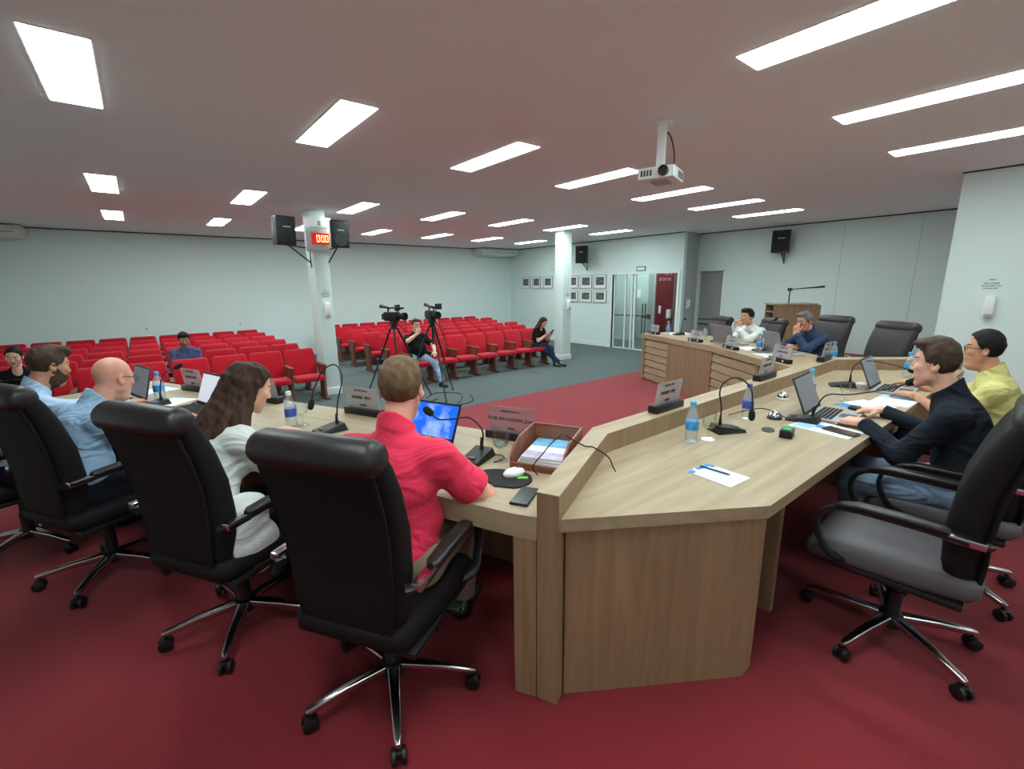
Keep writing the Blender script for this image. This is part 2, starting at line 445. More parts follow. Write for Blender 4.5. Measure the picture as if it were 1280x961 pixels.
    for sg in (-1, 1): g.cone(hp((sg*.011, .0885, -.0235)), hp((sg*.0135, .086, -.0245)), .0075, .0065, .006)
    hm((0, .070, -.056), (.030, .017, .020), .015); g.cone(hp((-.015, .081, -.0525)), hp((.015, .081, -.0525)), .0050, .0050, .006); g.cone(hp((-.012, .080, -.0618)), hp((.012, .080, -.0618)), .0058, .0058, .006)
    hm((0, .094, -.0565), (.021, .014, .0014), .003, True)
    for sg in (-1, 1):
        Me = HM@rotm('Z', sg*-22)@rotm('X', 12)
        g.ell(hp((sg*.078, -.012, -.004)), (.0085, .019, .032), Me, .006); g.ell(hp((sg*.084, -.007, .002)), (.005, .010, .017), Me, .005, None, True)
    def midx(c):
        q = ((c-HC)@HM)/HS; r = np.zeros(len(c))
        lips = (np.abs(q[:, 0]) < .0225-.35*np.abs(q[:, 2]+.0565)) & (q[:, 1] > .066) & (q[:, 2] < -.0475) & (q[:, 2] > -.0665); r[lips] = 1
        br = (np.abs(q[:, 0]) < .048) & (np.abs(q[:, 0]) > .013) & (q[:, 1] > .055) & (q[:, 2] > .032+.05*np.abs(np.abs(q[:, 0])-.030)) & (q[:, 2] < .0385); r[br] = 2
        return r
    body = sdf_obj('body', g, [skinm, lipm, browm], root, midx=midx)
    for sg in (-1, 1):
        m = MB(); m.ball((0, 0, 0), .0116, 12, 0)
        m.ball((0, .0068, -.001), .0060, 10, 1)
        e = m.build('eye', [mats_['eye'], mats_['iris']], root)
        e.matrix_local = Matrix.Translation(hp((sg*.031, .0675, .011))) @ Matrix(HM).to_4x4()
    # ---------------- shirt
    g = SDF(lo, hi, vox)
    torso(g, .006, hemcut=hem)
    for i, (E, Wr, u, n, cu) in enumerate(arms):
        if sleeve == 'long':
            g.cone(S[i], E, .060*(1-thin), .055*(1-thin), .04); W2 = Wr-unit(Wr-E)*.012
            g.cone(E, W2, .056*(1-thin), .039, .025, [(W2, unit(Wr-E))])
            g.cone(W2-unit(Wr-E)*.045, W2, .038, .038, .004, [(W2+unit(Wr-E)*.004, unit(Wr-E)), (W2-unit(Wr-E)*.045, -unit(Wr-E))])
        else:
            E2 = S[i]+(E-S[i])*.72; g.cone(S[i], E2, .060*(1-thin), .066*(1-thin), .04, [(E2, unit(E-S[i]))])
    if collar:
        cb = N+d3*.004; ct = N+d3*.058; ax = unit(d3+F2[:, 1]*.55)
        g.cone(cb-d3*.02, ct, .073*(.75+.25*fat), .064*(.75+.25*fat), .006, [(N+d3*.034, ax)])
    if scoop: g.ell(N+F2[:, 1]*.075+d2*.0, (.065, .06, .085), F2, .01, None, True)
    if flap:
        g.ell(P+X*.205+d1*.03+Y*.04, (.05, .13, .12), None, .05); g.ell(P+X*.268-Z*.10+Y*.06, (.022, .11, .13), None, .05)
    if hem > .12:
        for sg in (-1, 1): g.cone(P+X*sg*.1*w, P+X*sg*.12*w-d1*hem, .105*fat, .11*fat, .05, [(P-d1*hem, -d1)])
    sdf_obj(shirt_name, g, shirt, root, wr=wr, freq=19, seed=seed)
    # ---------------- trousers and shoes
    if legs:
        lo2 = lo.copy(); hi2 = hi.copy(); hi2[2] = P[2]+.25
        g = SDF(lo2, hi2, max(vox, .007))
        g.ell(P-d1*.01, (.168*w+.004, .118*fat+.004, .125), F1, .05, [(P+d1*.06, d1)])
        for H, K, A in legsJ:
            A2 = A+unit(K-A)*.01
            g.cone(H, K, .094*(.6+.4*fat), .068, .05); g.cone(K, A2, .068, .052, .03, [(A2, unit(A-K))])
        sdf_obj('trousers', g, pants, root, wr=.0022, freq=11, seed=seed+3)
        for H, K, A in legsJ:
            g = SDF(A-.2, A+.3, .008)
            fw = np.array([K[0]*.3+(A[0]-H[0])*.4, 1, 0]); fw = unit(fw-np.array([0, 0, 0])*1)
            fz = A-np.array([0, 0, .085]); c = [(fz+np.array([0, 0, .004]), (0, 0, -1))]
            g.cone(A+np.array([0, 0, -.01]), fz-fw*.02+np.array([0, 0, .035]), .045, .042, .02, c)
            g.cone(fz-fw*.03+np.array([0, 0, .034]), fz+fw*.15+np.array([0, 0, .028]), .042, .036, .03, c)
            sdf_obj('shoe', g, shoe, root)
    # ---------------- hair
    HL = HAIRLINE
    if hair in ('short', 'quiff', 'dome', 'long'):
        g = SDF(HC-.42, HC+.24, min(vox, .005)) if hair == 'long' else SDF(HC-.16, HC+.18, min(vox, .005))
        t = hairthick
        def fh(x, y, z):
            rx, ry, rzz = .0785+.004*t, .1+.003*t, .092+.007*t
            a = x/rx; b = (y+.013)/ry; c = (z-.036)/rzz
            k0 = np.sqrt(a*a+b*b+c*c); d = (k0-1)*.088
            yy = np.broadcast_to(y, d.shape) if hasattr(y, 'shape') else y
            zl = np.interp(yy, HL[0], HL[1])
            if hair == 'dome': zl = zl+.012*(yy > .02)
            cut = (zl-z)*.75+.004*np.sin(x*160)*np.sin(yy*130+z*90)
            return np.maximum(d, cut)
        g.func(HC, .17, HM, lambda x, y, z: fh(x/HS[0], y/HS[1], z/HS[2]))
        if hair == 'quiff':
            g.ell(hp((0, .03, .112)), (.062, .055, .026), HM, .02); g.ell(hp((0, .062, .098)), (.05, .03, .022), HM, .02)
        if hair == 'short':
            g.ell(hp((0, .045, .103)), (.06, .045, .022), HM, .02)
        if hair == 'long':
            rnd = random.Random(seed); back = HC-d2*.33-F2[:, 1]*.10
            for q in range(26):
                a = rad(-92+184*q/25); px, py = math.sin(a)*.080, -math.cos(a)*.098-.012
                p = hp((px, py, .035)); lay = rnd.uniform(.0, 1)
                p1 = hp((px*1.1, py*1.05-.005, -.06)); L = rnd.uniform(.30, .44)*(1 if abs(q-12.5) < 9 else .62)
                tl = p1-d2*L*.5+F2[:, 0]*(px*.35)-F2[:, 1]*.05*(1-abs(q-12.5)/13); t2 = p1-d2*L+F2[:, 0]*(px*.5+rnd.uniform(-.02, .02))-F2[:, 1]*(.085*(1-abs(q-12.5)/13)-.02)
                g.cone(hp((px*.75, py*.75, .095)), p, .018, .020, .012); g.cone(p, p1, .020, .022, .012)
                wv = F2[:, 0]*rnd.uniform(-.012, .012)
                g.cone(p1, tl+wv, .022, .021, .010); g.cone(tl+wv, t2, .021, .008, .010)
        sdf_obj('hair', g, hairm, root, wr=.0016, freq=60, seed=seed)
    elif hair == 'fringe':
        g = SDF(HC-.16, HC+.18, min(vox, .005))
        def fh(x, y, z):
            a = x/.0765; b = (y+.013)/.0965; c = (z-.036)/.089
            d = (np.sqrt(a*a+b*b+c*c)-1)*.088
            zl = np.interp(np.broadcast_to(y, d.shape), HL[0], HL[1])
            return np.maximum(np.maximum(d, (zl-z)*.75), np.maximum(z-.02, y-.005))
        g.func(HC, .17, HM, fh); sdf_obj('hair', g, hairm, root)
    if beard:
        g = SDF(HC-.2, HC+.2, min(vox, .005))
        def fb(x, y, z):
            a = x/.069; b = (y-.024)/.073; c = (z+.037)/(.092+beard)
            d = (np.sqrt(a*a+b*b+c*c)-1)*.07
            top = np.interp(np.broadcast_to(y, d.shape), [-.02, .02, .05, .075, .1], [.0, -.01, -.04, -.046, -.042])
            mouth = np.sqrt((x/.022)**2+((y-.1)/.03)**2+((z+.056)/.008)**2)-1
            return np.maximum(np.maximum(d, z-top), np.maximum(-.008-y, -mouth*.01))
        g.func(HC, .18, HM, lambda x, y, z: fb(x/HS[0], y/HS[1], z/HS[2])); sdf_obj('beard', g, hairm, root, wr=.001, freq=70)
    if glasses:
        m = MB()
        for sg in (-1, 1):
            m.tube([(sg*.032+.024*math.cos(a), .096-.10*abs(.024*math.cos(a)+sg*.032)**1.4*1.6, .010+.017*math.sin(a)) for a in np.linspace(0, 2*PI, 15)], .0018, 6)
            m.tube([(sg*.056, .088, .016), (sg*.074, .05, .018), (sg*.080, -.005, .016), (sg*.080, -.02, .004)], .0020, 6)
        m.tube([(-.009, .100, .014), (0, .103, .016), (.009, .100, .014)], .0018, 6)
        e = m.build('glasses', glasses, root); e.matrix_local = Matrix.Translation(HC) @ Matrix(HM).to_4x4() @ Matrix.Diagonal((*HS, 1))
    root['_'] = 0; del root['_']
    return root, dict(HC=HC, HM=HM, N=N, arms=arms, toW=lambda p: np.array(loc)+Rw.T@(np.array(p)*s))
# ------------------------------------------------------------------ materials of the place
M = {}
M['wall'] = mat('wall_paint', (220, 234, 231), .85, bump=.05, bscale=300)
M['ceil'] = mat('ceiling_paint', (232, 238, 240), .9)
M['gap'] = mat('shadow_gap', (70, 68, 66), .9)
M['trimw'] = mat('white_trim', (232, 236, 234), .5)
M['redcarpet'] = mat('red_carpet', (134, 38, 46), .97, bump=.6, bscale=420, var=.16, vscale=260, spec=.1, sheen=.15)
M['greycarpet'] = mat('grey_carpet', (98, 108, 107), .97, bump=.5, bscale=420, var=.10, vscale=220, spec=.1)
M['oak'] = wood('oak_boards', (171, 152, 124), (153, 133, 106))
M['oakv'] = wood('oak_upright_boards', (156, 127, 98), (136, 107, 80), vertical=True)
LANG = math.atan2(.911, -.413)
M['oakL'] = wood('oak_boards_angled', (171, 152, 124), (153, 133, 106), ang=LANG)
M['oakP'] = wood('oak_boards_podium', (172, 149, 119), (152, 127, 98), ang=math.atan2(-.87, -.49))
M['mahog'] = wood('reddish_brown_wood', (128, 76, 58), (92, 50, 38), vertical=True)
M['tray'] = wood('walnut_tray', (150, 92, 70), (108, 62, 46), scale=2)
M['leather'] = mat('black_leather', (30, 24, 25), .42, bump=.12, bscale=260, spec=.45)
M['cloth_black'] = mat('black_chair_fabric', (20, 15, 16), .75, bump=.25, bscale=500, spec=.25)
M['cloth_grey'] = mat('worn_grey_chair_leather', (92, 86, 90), .55, bump=.15, bscale=200, spec=.35)
M['cloth_brown'] = mat('dark_brown_chair_leather', (50, 42, 46), .5, bump=.12, bscale=220, spec=.4)
M['chrome'] = mat('polished_chrome', (205, 205, 208), .16, metal=1)
M['black'] = mat('black_plastic', (18, 18, 19), .45)
M['blackm'] = mat('matte_black', (14, 14, 15), .8)
M['dgrey'] = mat('dark_grey_plastic', (58, 58, 60), .5)
M['silver'] = mat('silver_plastic', (168, 166, 168), .4, metal=.2)
M['white'] = mat('white_plastic', (232, 234, 232), .4)
M['offwhite'] = mat('cream_plastic', (226, 228, 220), .5)
M['paper'] = mat('paper', (236, 238, 238), .8)
M['pblue'] = mat('printed_blue', (52, 128, 196), .6)
M['plblue'] = mat('printed_pale_blue', (150, 196, 226), .6)
M['ink'] = mat('dark_ink', (36, 30, 32), .8)
M['redfab'] = mat('red_upholstery', (184, 17, 38), .85, bump=.25, bscale=500, spec=.2, sheen=.2)
M['glass'] = clear('clear_glass', (250, 253, 252), .02, fm=.2)
M['doorglass'] = clear('door_glass', (238, 243, 242), .05, milk=.05, milkcol=(205, 214, 212))
M['pet'] = clear('bottle_plastic', (246, 251, 253), .05, milk=.16, milkcol=(236, 242, 246))
M['acryl'] = clear('acrylic_plate', (240, 238, 240), .03, milk=.40, milkcol=(214, 206, 210))
M['capblue'] = mat('blue_cap', (70, 170, 214), .4)
M['labelblue'] = mat('blue_bottle_label', (64, 150, 214), .5, var=.35, vscale=60)
M['labeldark'] = mat('dark_blue_bottle_label', (66, 88, 168), .5, var=.35, vscale=60)
M['diff'] = mat('lamp_diffuser', (255, 255, 255), .6, emit=(236, 255, 254), estr=1.0)
M['maroon'] = mat('maroon_panel', (112, 16, 28), .5)
M['green'] = mat('green_sign', (40, 120, 92), .5)
M['led'] = mat('red_display', (190, 10, 24), .4, emit=(255, 20, 40), estr=.45)
M['digit'] = mat('lit_digit', (255, 240, 180), .4, emit=(255, 236, 160), estr=1.5)
M['greydoor'] = mat('grey_panel', (150, 152, 148), .6)
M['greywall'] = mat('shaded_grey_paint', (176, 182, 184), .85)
M['foam'] = mat('microphone_foam', (12, 12, 13), .95, bump=.5, bscale=600)
H = 1.92; PZ = .35; DT = 1.115; RT = 1.21
LIGHT = 29.0
M['diff'].node_tree.nodes['Principled BSDF'].inputs['Emission Strength'].default_value = LIGHT
def struct(mb, name, m, **k): return mb.build(name, m, None, kind='structure', **k)
XL, YN, XW, YB, XR = -3.2, -2.6, 11.2, 13.95, 12.1
CZ = 3.22
struct(MB().box((XL-.2, YN-.2, -.2), (XR+3.5, YB+.2, 0)), 'floor', M['greycarpet'])
struct(MB().box((XL-.2, YN-.2, CZ), (XR+3.5, YB+.2, CZ+.2)), 'ceiling', M['ceil'])
struct(MB().prism([(XL, YN), (8.2, YN), (8.2, 1.18), (XR, 1.18), (XR, 4.93), (XL, 4.93)], 0, PZ), 'floor_platform', M['redcarpet'])
struct(MB().box((XL-.2, YB, 0), (XW+.2, YB+.2, CZ)), 'wall_back', M['wall'])
struct(MB().box((XL-.2, YN-.2, 0), (XL, YB, CZ)), 'wall_left', M['wall'])
struct(MB().box((XL, YN-.2, 0), (8.4, YN, CZ)), 'wall_near', M['wall'])
# right-hand wall with the opening of the glass door (y 6.84..9.02)
DY0, DY1, DZ = 6.86, 9.02, 2.19
struct(MB().box((XW, DY1, 0), (XW+.15, YB, CZ)).prism([(XW, 6.72), (XW+.15, 6.736), (XW+.15, DY0), (XW, DY0)], 0, CZ).box((XW, DY0, DZ), (XW+.15, DY1, CZ)), 'wall_right', M['wall'])
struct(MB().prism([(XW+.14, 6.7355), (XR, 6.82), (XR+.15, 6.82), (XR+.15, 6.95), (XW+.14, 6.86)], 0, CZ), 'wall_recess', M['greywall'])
# wall behind the dais with a doorway (y 6.0..6.58)
struct(MB().box((XR, 1.0, 0), (XR+.15, 6.08, CZ)).box((XR, 6.08, 2.24), (XR+.15, 6.83, CZ)).box((XR, 6.78, 0), (XR+.15, 6.83, 2.24)), 'wall_dais', M['wall'])
struct(MB().prism([(8.2, YN), (XR+.15, YN), (XR+.15, 1.18), (8.2, 1.18)], 0, CZ), 'wall_block', M['wall'])
# baseboards, shadow gaps
struct(MB().box((XW-.015, DY1+.09, 0), (XW, YB, .12)), 'baseboard_right', M['trimw'])
struct(MB().box((XL, YB-.015, 0), (XW-.015, YB, .12)), 'baseboard_back', M['trimw'])
struct(MB().box((XL, YB-.012, CZ-.022), (XW, YB, CZ)), 'trim_1', M['gap'])
struct(MB().box((XW-.012, 6.72, CZ-.022), (XW, YB-.012, CZ)), 'trim_2', M['gap'])
struct(MB().box((XR-.012, 1.18, CZ-.022), (XR, 6.81, CZ)), 'trim_3', M['gap'])
struct(MB().box((8.188, YN, CZ-.016), (8.2, 1.19, CZ)), 'trim_4', M['gap'])
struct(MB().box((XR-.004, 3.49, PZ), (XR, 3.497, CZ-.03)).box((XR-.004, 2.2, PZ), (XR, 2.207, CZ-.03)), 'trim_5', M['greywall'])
# pillars
for (x0, x1, y0, y1), nm in (((2.43, 2.68, 8.40, 8.84), 'pillar_left'), ((8.36, 8.66, 8.30, 8.60), 'pillar_right')):
    p = struct(MB().box((x0, y0, 0), (x1, y1, CZ), bev=.012), nm, M['wall'])
    b = MB().box((x0-.018, y0-.018, 0), (x1+.018, y1+.018, .13), bev=.004).build('baseboard', M['trimw'], p)
# glass door
d = thing('door_1', 'wide glass door with white frame and long dark pull handle', 'door', (XW, 0, 0)); d['kind'] = 'structure'
MB().box((-.03, DY0-.07, 0), (.17, DY0, DZ+.07)).box((-.03, DY1, 0), (.17, DY1+.07, DZ+.07)).box((-.03, DY0, DZ), (.17, DY1, DZ+.07)).build('door_frame', M['trimw'], d)
for y in (8.97, 8.56, 8.33, 8.22):
    MB().box((.03, y-.022, 0), (.07, y+.022, DZ)).build('mullion', M['trimw'], d)
MB().box((.045, 8.24, .03), (.055, DY1-.02, DZ-.01)).build('fixed_glass', M['doorglass'], d)
MB().box((.062, 7.64, .03), (.074, 8.25, DZ-.01)).build('door_leaf', M['doorglass'], d)
MB().box((.03, DY0, 0), (.09, DY1, .03)).build('sill', M['trimw'], d)
hm = MB()
for y in (7.93, 7.83): hm.tube([(.02, y, .5), (.02, y, 1.36)], .017, 10)
hm.box((.0, 7.80, .95), (.07, 7.96, .98)); hm.box((.02, 7.70, .93), (.09, 7.80, 1.06))
hm.build('pull_handle', M['dgrey'], d)
MB().box((.05, 7.72, .985), (.062, 8.97, 1.02)).build('middle_rail', M['dgrey'], d)
MB().box((.0562, 8.03, 1.53), (.0595, 8.17, 1.76)).build('taped_notice', M['paper'], d)
# lobby beyond the glass
struct(MB().box((XW+2.6, 5.2, 0), (XW+2.75, 13.0, CZ)), 'wall_lobby', M['wall'])
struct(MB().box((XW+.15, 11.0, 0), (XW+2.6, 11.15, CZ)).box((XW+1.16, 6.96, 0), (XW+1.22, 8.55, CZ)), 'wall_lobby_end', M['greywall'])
struct(MB().box((XW+1.9, 9.6, 0), (XW+2.0, 10.9, 2.6)), 'wall_lobby_partition', M['wall'])
mp = thing('maroon_panel', 'maroon lobby panel with pale lettering seen through the glass doorway', 'panel', (XW+1.1, 0, 0))
MB().box((0, 7.64, .25), (.05, 8.22, 2.34)).build('board', M['maroon'], mp)
MB().box((-.01, 7.58, 0), (.06, 7.64, 2.36)).box((-.01, 8.22, 0), (.06, 8.26, 2.36)).build('frame', wood('door_jamb_wood', (140, 116, 100), (112, 88, 74), vertical=True), mp)
rb = random.Random(3); wb = MB()
word_bars(wb, -.02, .26, 2.19, .06, rb); word_bars(wb, -.20, .26, 2.04, .09, rb)
wb.build('lettering', mat('pale_pink_letters', (206, 150, 150), .6), mp).matrix_local = Matrix.Translation((-.004, 7.94, 0)) @ Matrix.Rotation(-PI/2, 4, 'Z')
MB().box((-.035, 8.02, 1.02), (0, 8.10, 1.26), bev=.01).build('switch_plate', M['white'], mp)
sd = thing('soap_dispenser', 'white dispenser fixed on the maroon lobby panel', 'dispenser', (XW+1.08, 7.72, .9))
MB().box((-.09, -.06, 0), (.018, .06, .26), bev=.02).build('body', M['white'], sd)
MB().box((-.10, -.03, -.02), (-.03, .03, .03), bev=.008).build('push_bar', M['silver'], sd)
# doorway on the dais wall: recessed grey panel
d2 = thing('door_2', 'grey recessed doorway behind the dais with dark rail', 'door', (XR, 0, 0)); d2['kind'] = 'structure'
MB().box((.10, 6.08, 0), (.14, 6.78, 2.24)).build('door_panel', M['greydoor'], d2)
MB().box((-.01, 6.05, PZ), (.10, 6.09, 2.26)).box((-.01, 6.76, PZ), (.10, 6.80, 2.26)).box((-.01, 6.05, 2.23), (.10, 6.80, 2.27)).build('door_frame', M['trimw'], d2)
MB().box((.085, 6.09, .92), (.10, 6.76, .95)).box((.085, 6.09, .78), (.10, 6.76, .82)).build('rail', M['dgrey'], d2)
# ------------------------------------------------------------------ ceiling lights
U13 = 1.3
XC = [v*U13 for v in (-.2131, 1.0141, 2.2652, 3.5272, 4.8077, 6.0713, 7.3457)]
YR = [v*U13 for v in (.2474-2.46, .2474, 2.7144, 5.6492, 8.0555)]
LW, LL = .2069*U13, .9132*U13
tmpl = None
rown = ['in an added unseen row behind the camera', 'in the row nearest the camera', 'in the second row from the camera', 'in the third row from the camera', 'in the far row by the back wall']
orl = ['first', 'second', 'third', 'fourth', 'fifth', 'sixth', 'seventh', 'eighth', 'ninth', 'tenth', 'eleventh']
for r, y in enumerate(YR):
    for c, x in enumerate(XC):
        if r < 2 and c > 4: continue
        if r == 0 and c % 2: continue  # row behind the camera is unseen, added to balance the light
        lab = 'flat ceiling light, %s from left %s' % (orl[c], rown[r])
        if tmpl is None:
            tmpl = thing('ceiling_light', lab, 'ceiling light', (x, y, CZ), 0, 'flat ceiling lights')
            t = .012
            MB().box((-t, -t, -.003), (LW+t, 0, .0)).box((-t, LL, -.003), (LW+t, LL+t, .0)).box((-t, 0, -.003), (0, LL, .0)).box((LW, 0, -.003), (LW+t, LL, .0)).build('frame', M['trimw'], tmpl)
            MB().box((0, 0, -.006), (LW, LL, -.0005)).build('diffuser', M['diff'], tmpl)
        else: dup(tmpl, (x, y, CZ), 0, lab)
# unseen lamps added to brighten the lobby
lt = thing('ceiling_light', 'added unseen lobby ceiling light beyond the glass door', 'ceiling light', (XW+.6, 8.0, CZ), 0, 'added lobby lights')
MB().box((0, 0, -.006), (.3, 1.2, 0)).build('diffuser', M['diff'], lt)
lt2 = thing('ceiling_light', 'second added unseen lobby ceiling light, deeper behind the glass door', 'ceiling light', (XW+1.6, 9.2, CZ), 0, 'added lobby lights')
MB().box((0, 0, -.006), (.3, 1.2, 0)).build('diffuser', M['diff'], lt2)
# ------------------------------------------------------------------ wall fittings
def aircon(loc, rz, label):
    t = thing('air_conditioner', label, 'air conditioner', loc, rz, 'air conditioners on the back wall')
    prof = [(0, .03), (-.46, 0), (-.60, .07), (-.62, .15), (-.57, .235), (0, .235)]
    n = len(prof); V = [(-.8, y, z) for y, z in prof]+[(.8, y, z) for y, z in prof]
    MB().add(V, [tuple(range(n)), tuple(range(n, 2*n))[::-1]]+[((i+1) % n, i, n+i, n+(i+1) % n) for i in range(n)]).build('body', M['offwhite'], t, smooth=30)
    MB().box((-.7, -.626, .10), (.7, -.60, .108)).box((-.7, -.56, .225), (.7, -.1, .24)).build('louver', M['dgrey'], t)
    MB().box((-.70, -.44, -.008), (.70, -.10, .03)).build('front_panel', mat('ac_panel', (196, 204, 198), .4), t)
    return t
aircon((10.30, YB, CZ-.262), 0, 'white split air conditioner at the far right of the back wall')
aircon((-2.42, YB, CZ-.262), 0, 'white split air conditioner at the far left of the back wall')
def speaker(loc, rz, label, col, group, w=.34, h=.5, dp=.3, tilt=8):
    t = thing('loudspeaker', label, 'loudspeaker', loc, rz, group)
    T = Matrix.Rotation(rad(-tilt), 4, 'X')
    rings = []
    for y, ww in ((0, w*.66), (dp*.8, w), (dp, w)):
        rings.append([(a, y, b+h/2) for a, b in rrect(ww, h, .02)][::-1])
    MB().loft(rings, M=T).build('cabinet', M['black'], t)
    MB().box((-w*.46, dp, .03), (w*.46, dp+.012, h-.03), M=T, bev=.005).build('grille', mat('speaker_grille', col, .7, bump=.8, bscale=900), t)
    MB().box((-w*.22, dp+.012, h*.62), (w*.16, dp+.016, h*.66), M=T).build('name_plate', M['silver'], t)
    return t
def cone_parts(t, h, dp, tilt):
    T = Matrix.Rotation(rad(-tilt), 4, 'X')
    MB().lathe([(.10, 0), (.105, .006), (.09, .008), (.03, -.012), (.001, -.012)], 20, 0, T@Mx((0, dp+.013, h*.30), rx=-PI/2)).build('woofer', M['dgrey'], t)
    MB().lathe([(.045, 0), (.045, .006), (.03, .004), (.001, .012)], 16, 0, T@Mx((.0, dp+.013, h*.84), rx=-PI/2)).build('tweeter', M['dgrey'], t)
def bracket(t, pts, m=None):
    mb = MB()
    for p in pts: mb.tube(p, .012, 6)
    return mb.build('bracket', M['black'], t)
s1 = speaker((1.88, 8.27, 2.60), rad(192), 'black loudspeaker on a bracket at the left side of the clock pillar', (16, 17, 20), 'loudspeakers', .30, .44, .27, 5)
bracket(s1, [[(0, .12, 0), (-.56, -.09, -.02)], [(-.12, .08, -.01), (-.55, -.09, -.26)], [(-.55, -.09, .05), (-.55, -.09, -.34)]])
s2 = speaker((2.755, 8.17, 2.585), rad(177), 'dark grey loudspeaker with visible cones at the right side of the clock pillar', (40, 46, 48), 'loudspeakers', .28, .44, .27, 5)
cone_parts(s2, .44, .27, 5)
bracket(s2, [[(0, .12, 0), (.09, -.24, -.02)], [(.02, .1, -.01), (.09, -.24, -.24)]])
s3 = speaker((XW-.14, 10.05, 2.56), rad(110), 'black loudspeaker on the wall above the framed photographs', (12, 12, 14), 'loudspeakers', .36, .52, .3, 0)
bracket(s3, [[(0, .1, 0), (-.05, -.12, -.1)], [(-.05, -.1, .05), (-.05, -.12, -.22)], [(0, .16, -.01), (-.05, -.1, -.18)]])
s4 = speaker((XR-.14, 4.62, 2.58), rad(96), 'black loudspeaker high on the wall behind the dais', (12, 12, 14), 'loudspeakers', .38, .5, .3, 0)
bracket(s4, [[(0, .1, 0), (0, -.12, -.1)], [(0, .16, -.01), (0, -.1, -.2)], [(0, -.1, .05), (0, -.12, -.24)]])
# clock display on the pillar
ck = thing('timer_display', 'white timer box with red lit display on the left pillar', 'display', (2.535, 8.40, 2.52), 0)
rings = []
for z, b in ((0, .055), (.04, .10), (.36, .115), (.56, .115)):
    rings.append([(x, -b*(1-(x/.215)**2*.45), z) for x in np.linspace(-.215, .215, 13)]+[(.215, 0, z), (-.215, 0, z)])
MB().loft(rings).build('case', M['white'], ck, smooth=50)
MB().box((-.14, -.125, .12), (.15, -.108, .30), bev=.004).build('display', M['led'], ck)
seg = MB()
def digit(x, on, w=.05, hh=.11, z=.155):
    t = .011
    S7 = dict(a=((x, z+hh-t), (x+w, z+hh)), b=((x+w-t, z+hh/2), (x+w, z+hh)), c=((x+w-t, z), (x+w, z+hh/2)), d=((x, z), (x+w, z+t)), e=((x, z), (x+t, z+hh/2)), f=((x, z+hh/2), (x+t, z+hh)), g=((x, z+hh/2-t/2), (x+w, z+hh/2+t/2)))
    for s_ in on: (a, b), (c, e) = S7[s_]; seg.box((a, -.128, b), (c, -.124, e))
for x in (-.062, .014, .078): digit(x, 'abcdef')
seg.box((-.004, -.128, .18), (.006, -.124, .19)); seg.box((-.004, -.128, .22), (.006, -.124, .23))
seg.build('digits', M['digit'], ck)
MB().box((-.02, -.121, .42), (.025, -.114, .50), bev=.004).build('crest', mat('grey_crest', (150, 150, 130), .6), ck)
wb = MB(); word_bars(wb, -.15, .15, .385, .016, rb, Mx((0, -.1225, 0))); wb.build('lettering', M['gap'], ck)
# dispensers with a notice above
def dispenser(loc, rz, label):
    t = thing('soap_dispenser', label, 'dispenser', loc, rz, 'white wall dispensers')
    rings = []
    for z, w_, dd in ((0, .085, .07), (.03, .10, .085), (.22, .10, .085), (.245, .09, .07)):
        rings.append([(a, -dd/2+b*1.0, z) for a, b in rrect(w_, dd, .022)])
    MB().loft(rings).build('body', M['white'], t)
    MB().box((-.03, -.105, -.012), (.03, -.03, .035), bev=.008).build('push_bar', M['silver'], t)
    return t
def notice(loc, rz, label, w=.2):
    t = thing('notice', label, 'notice', loc, rz, 'small wall notices')
    MB().box((-w/2, -.002, -.05), (w/2, 0, .10)).build('sheet', M['wall'], t)
    b = MB(); q = random.Random(11)
    for i, (z, f) in enumerate(((.075, .3), (.03, .75), (0, 1), (-.03, .8))): word_bars(b, -w*.45*f, w*.45*f, z, .016, q, Mx((0, -.0035, 0)))
    b.build('lettering', M['gap'], t); return t
dispenser((2.56, 8.40, 1.42), 0, 'white soap dispenser on the front of the left pillar'); notice((2.56, 8.40, 1.80), 0, 'small printed notice above the left pillar dispenser', .16)
dispenser((8.53, 8.30, 1.30), 0, 'white soap dispenser on the front of the right pillar'); notice((8.53, 8.30, 1.66), 0, 'small printed notice above the right pillar dispenser', .14)
dispenser((11.55, 6.759, 1.25), rad(6.3), 'white soap dispenser on the grey recess wall beside the maroon panel')
dispenser((8.2, .72, 1.47), -PI/2, 'white soap dispenser on the projecting wall behind the yellow shirt'); notice((8.2, .74, 1.84), -PI/2, 'small printed notice above the dispenser on the projecting wall', .2)
# framed photographs
pm = [mat('group_photo_%d' % i, (96, 96, 98), .5, var=.75, vscale=13+i*2, detail=5) for i in range(3)]
def picture(y0, y1, z0, z1, label, i):
    yc, zc = (y0+y1)/2, (z0+z1)/2; w, h = y0-y1, z1-z0
    t = thing('framed_photograph', label, 'picture', (XW, yc, zc), -PI/2, 'framed photographs on the right wall')
    MB().box((-w/2, -.022, -h/2), (w/2, 0, h/2)).box((-w/2, -.03, -h/2), (w/2, -.02, -h/2+.02)).box((-w/2, -.03, h/2-.02), (w/2, -.02, h/2)).box((-w/2, -.03, -h/2), (-w/2+.02, -.02, h/2)).box((w/2-.02, -.03, -h/2), (w/2, -.02, h/2)).build('frame', mats_['pframe'], t)
    MB().box((-w/2+.02, -.024, -h/2+.02), (w/2-.02, -.0215, h/2-.02)).build('mat_board', M['paper'], t)
    MB().box((-w*.33, -.026, -h*.24), (w*.33, -.0235, h*.34)).build('photograph', pm[i % 3], t)
mats_ = {'pframe': mat('grey_picture_frame', (168, 172, 168), .5), 'lip': mat('lips', (164, 96, 88), .5), 'eye': mat('eye_white', (226, 222, 216), .3), 'iris': mat('iris', (40, 28, 22), .25)}
F = XW/10.9
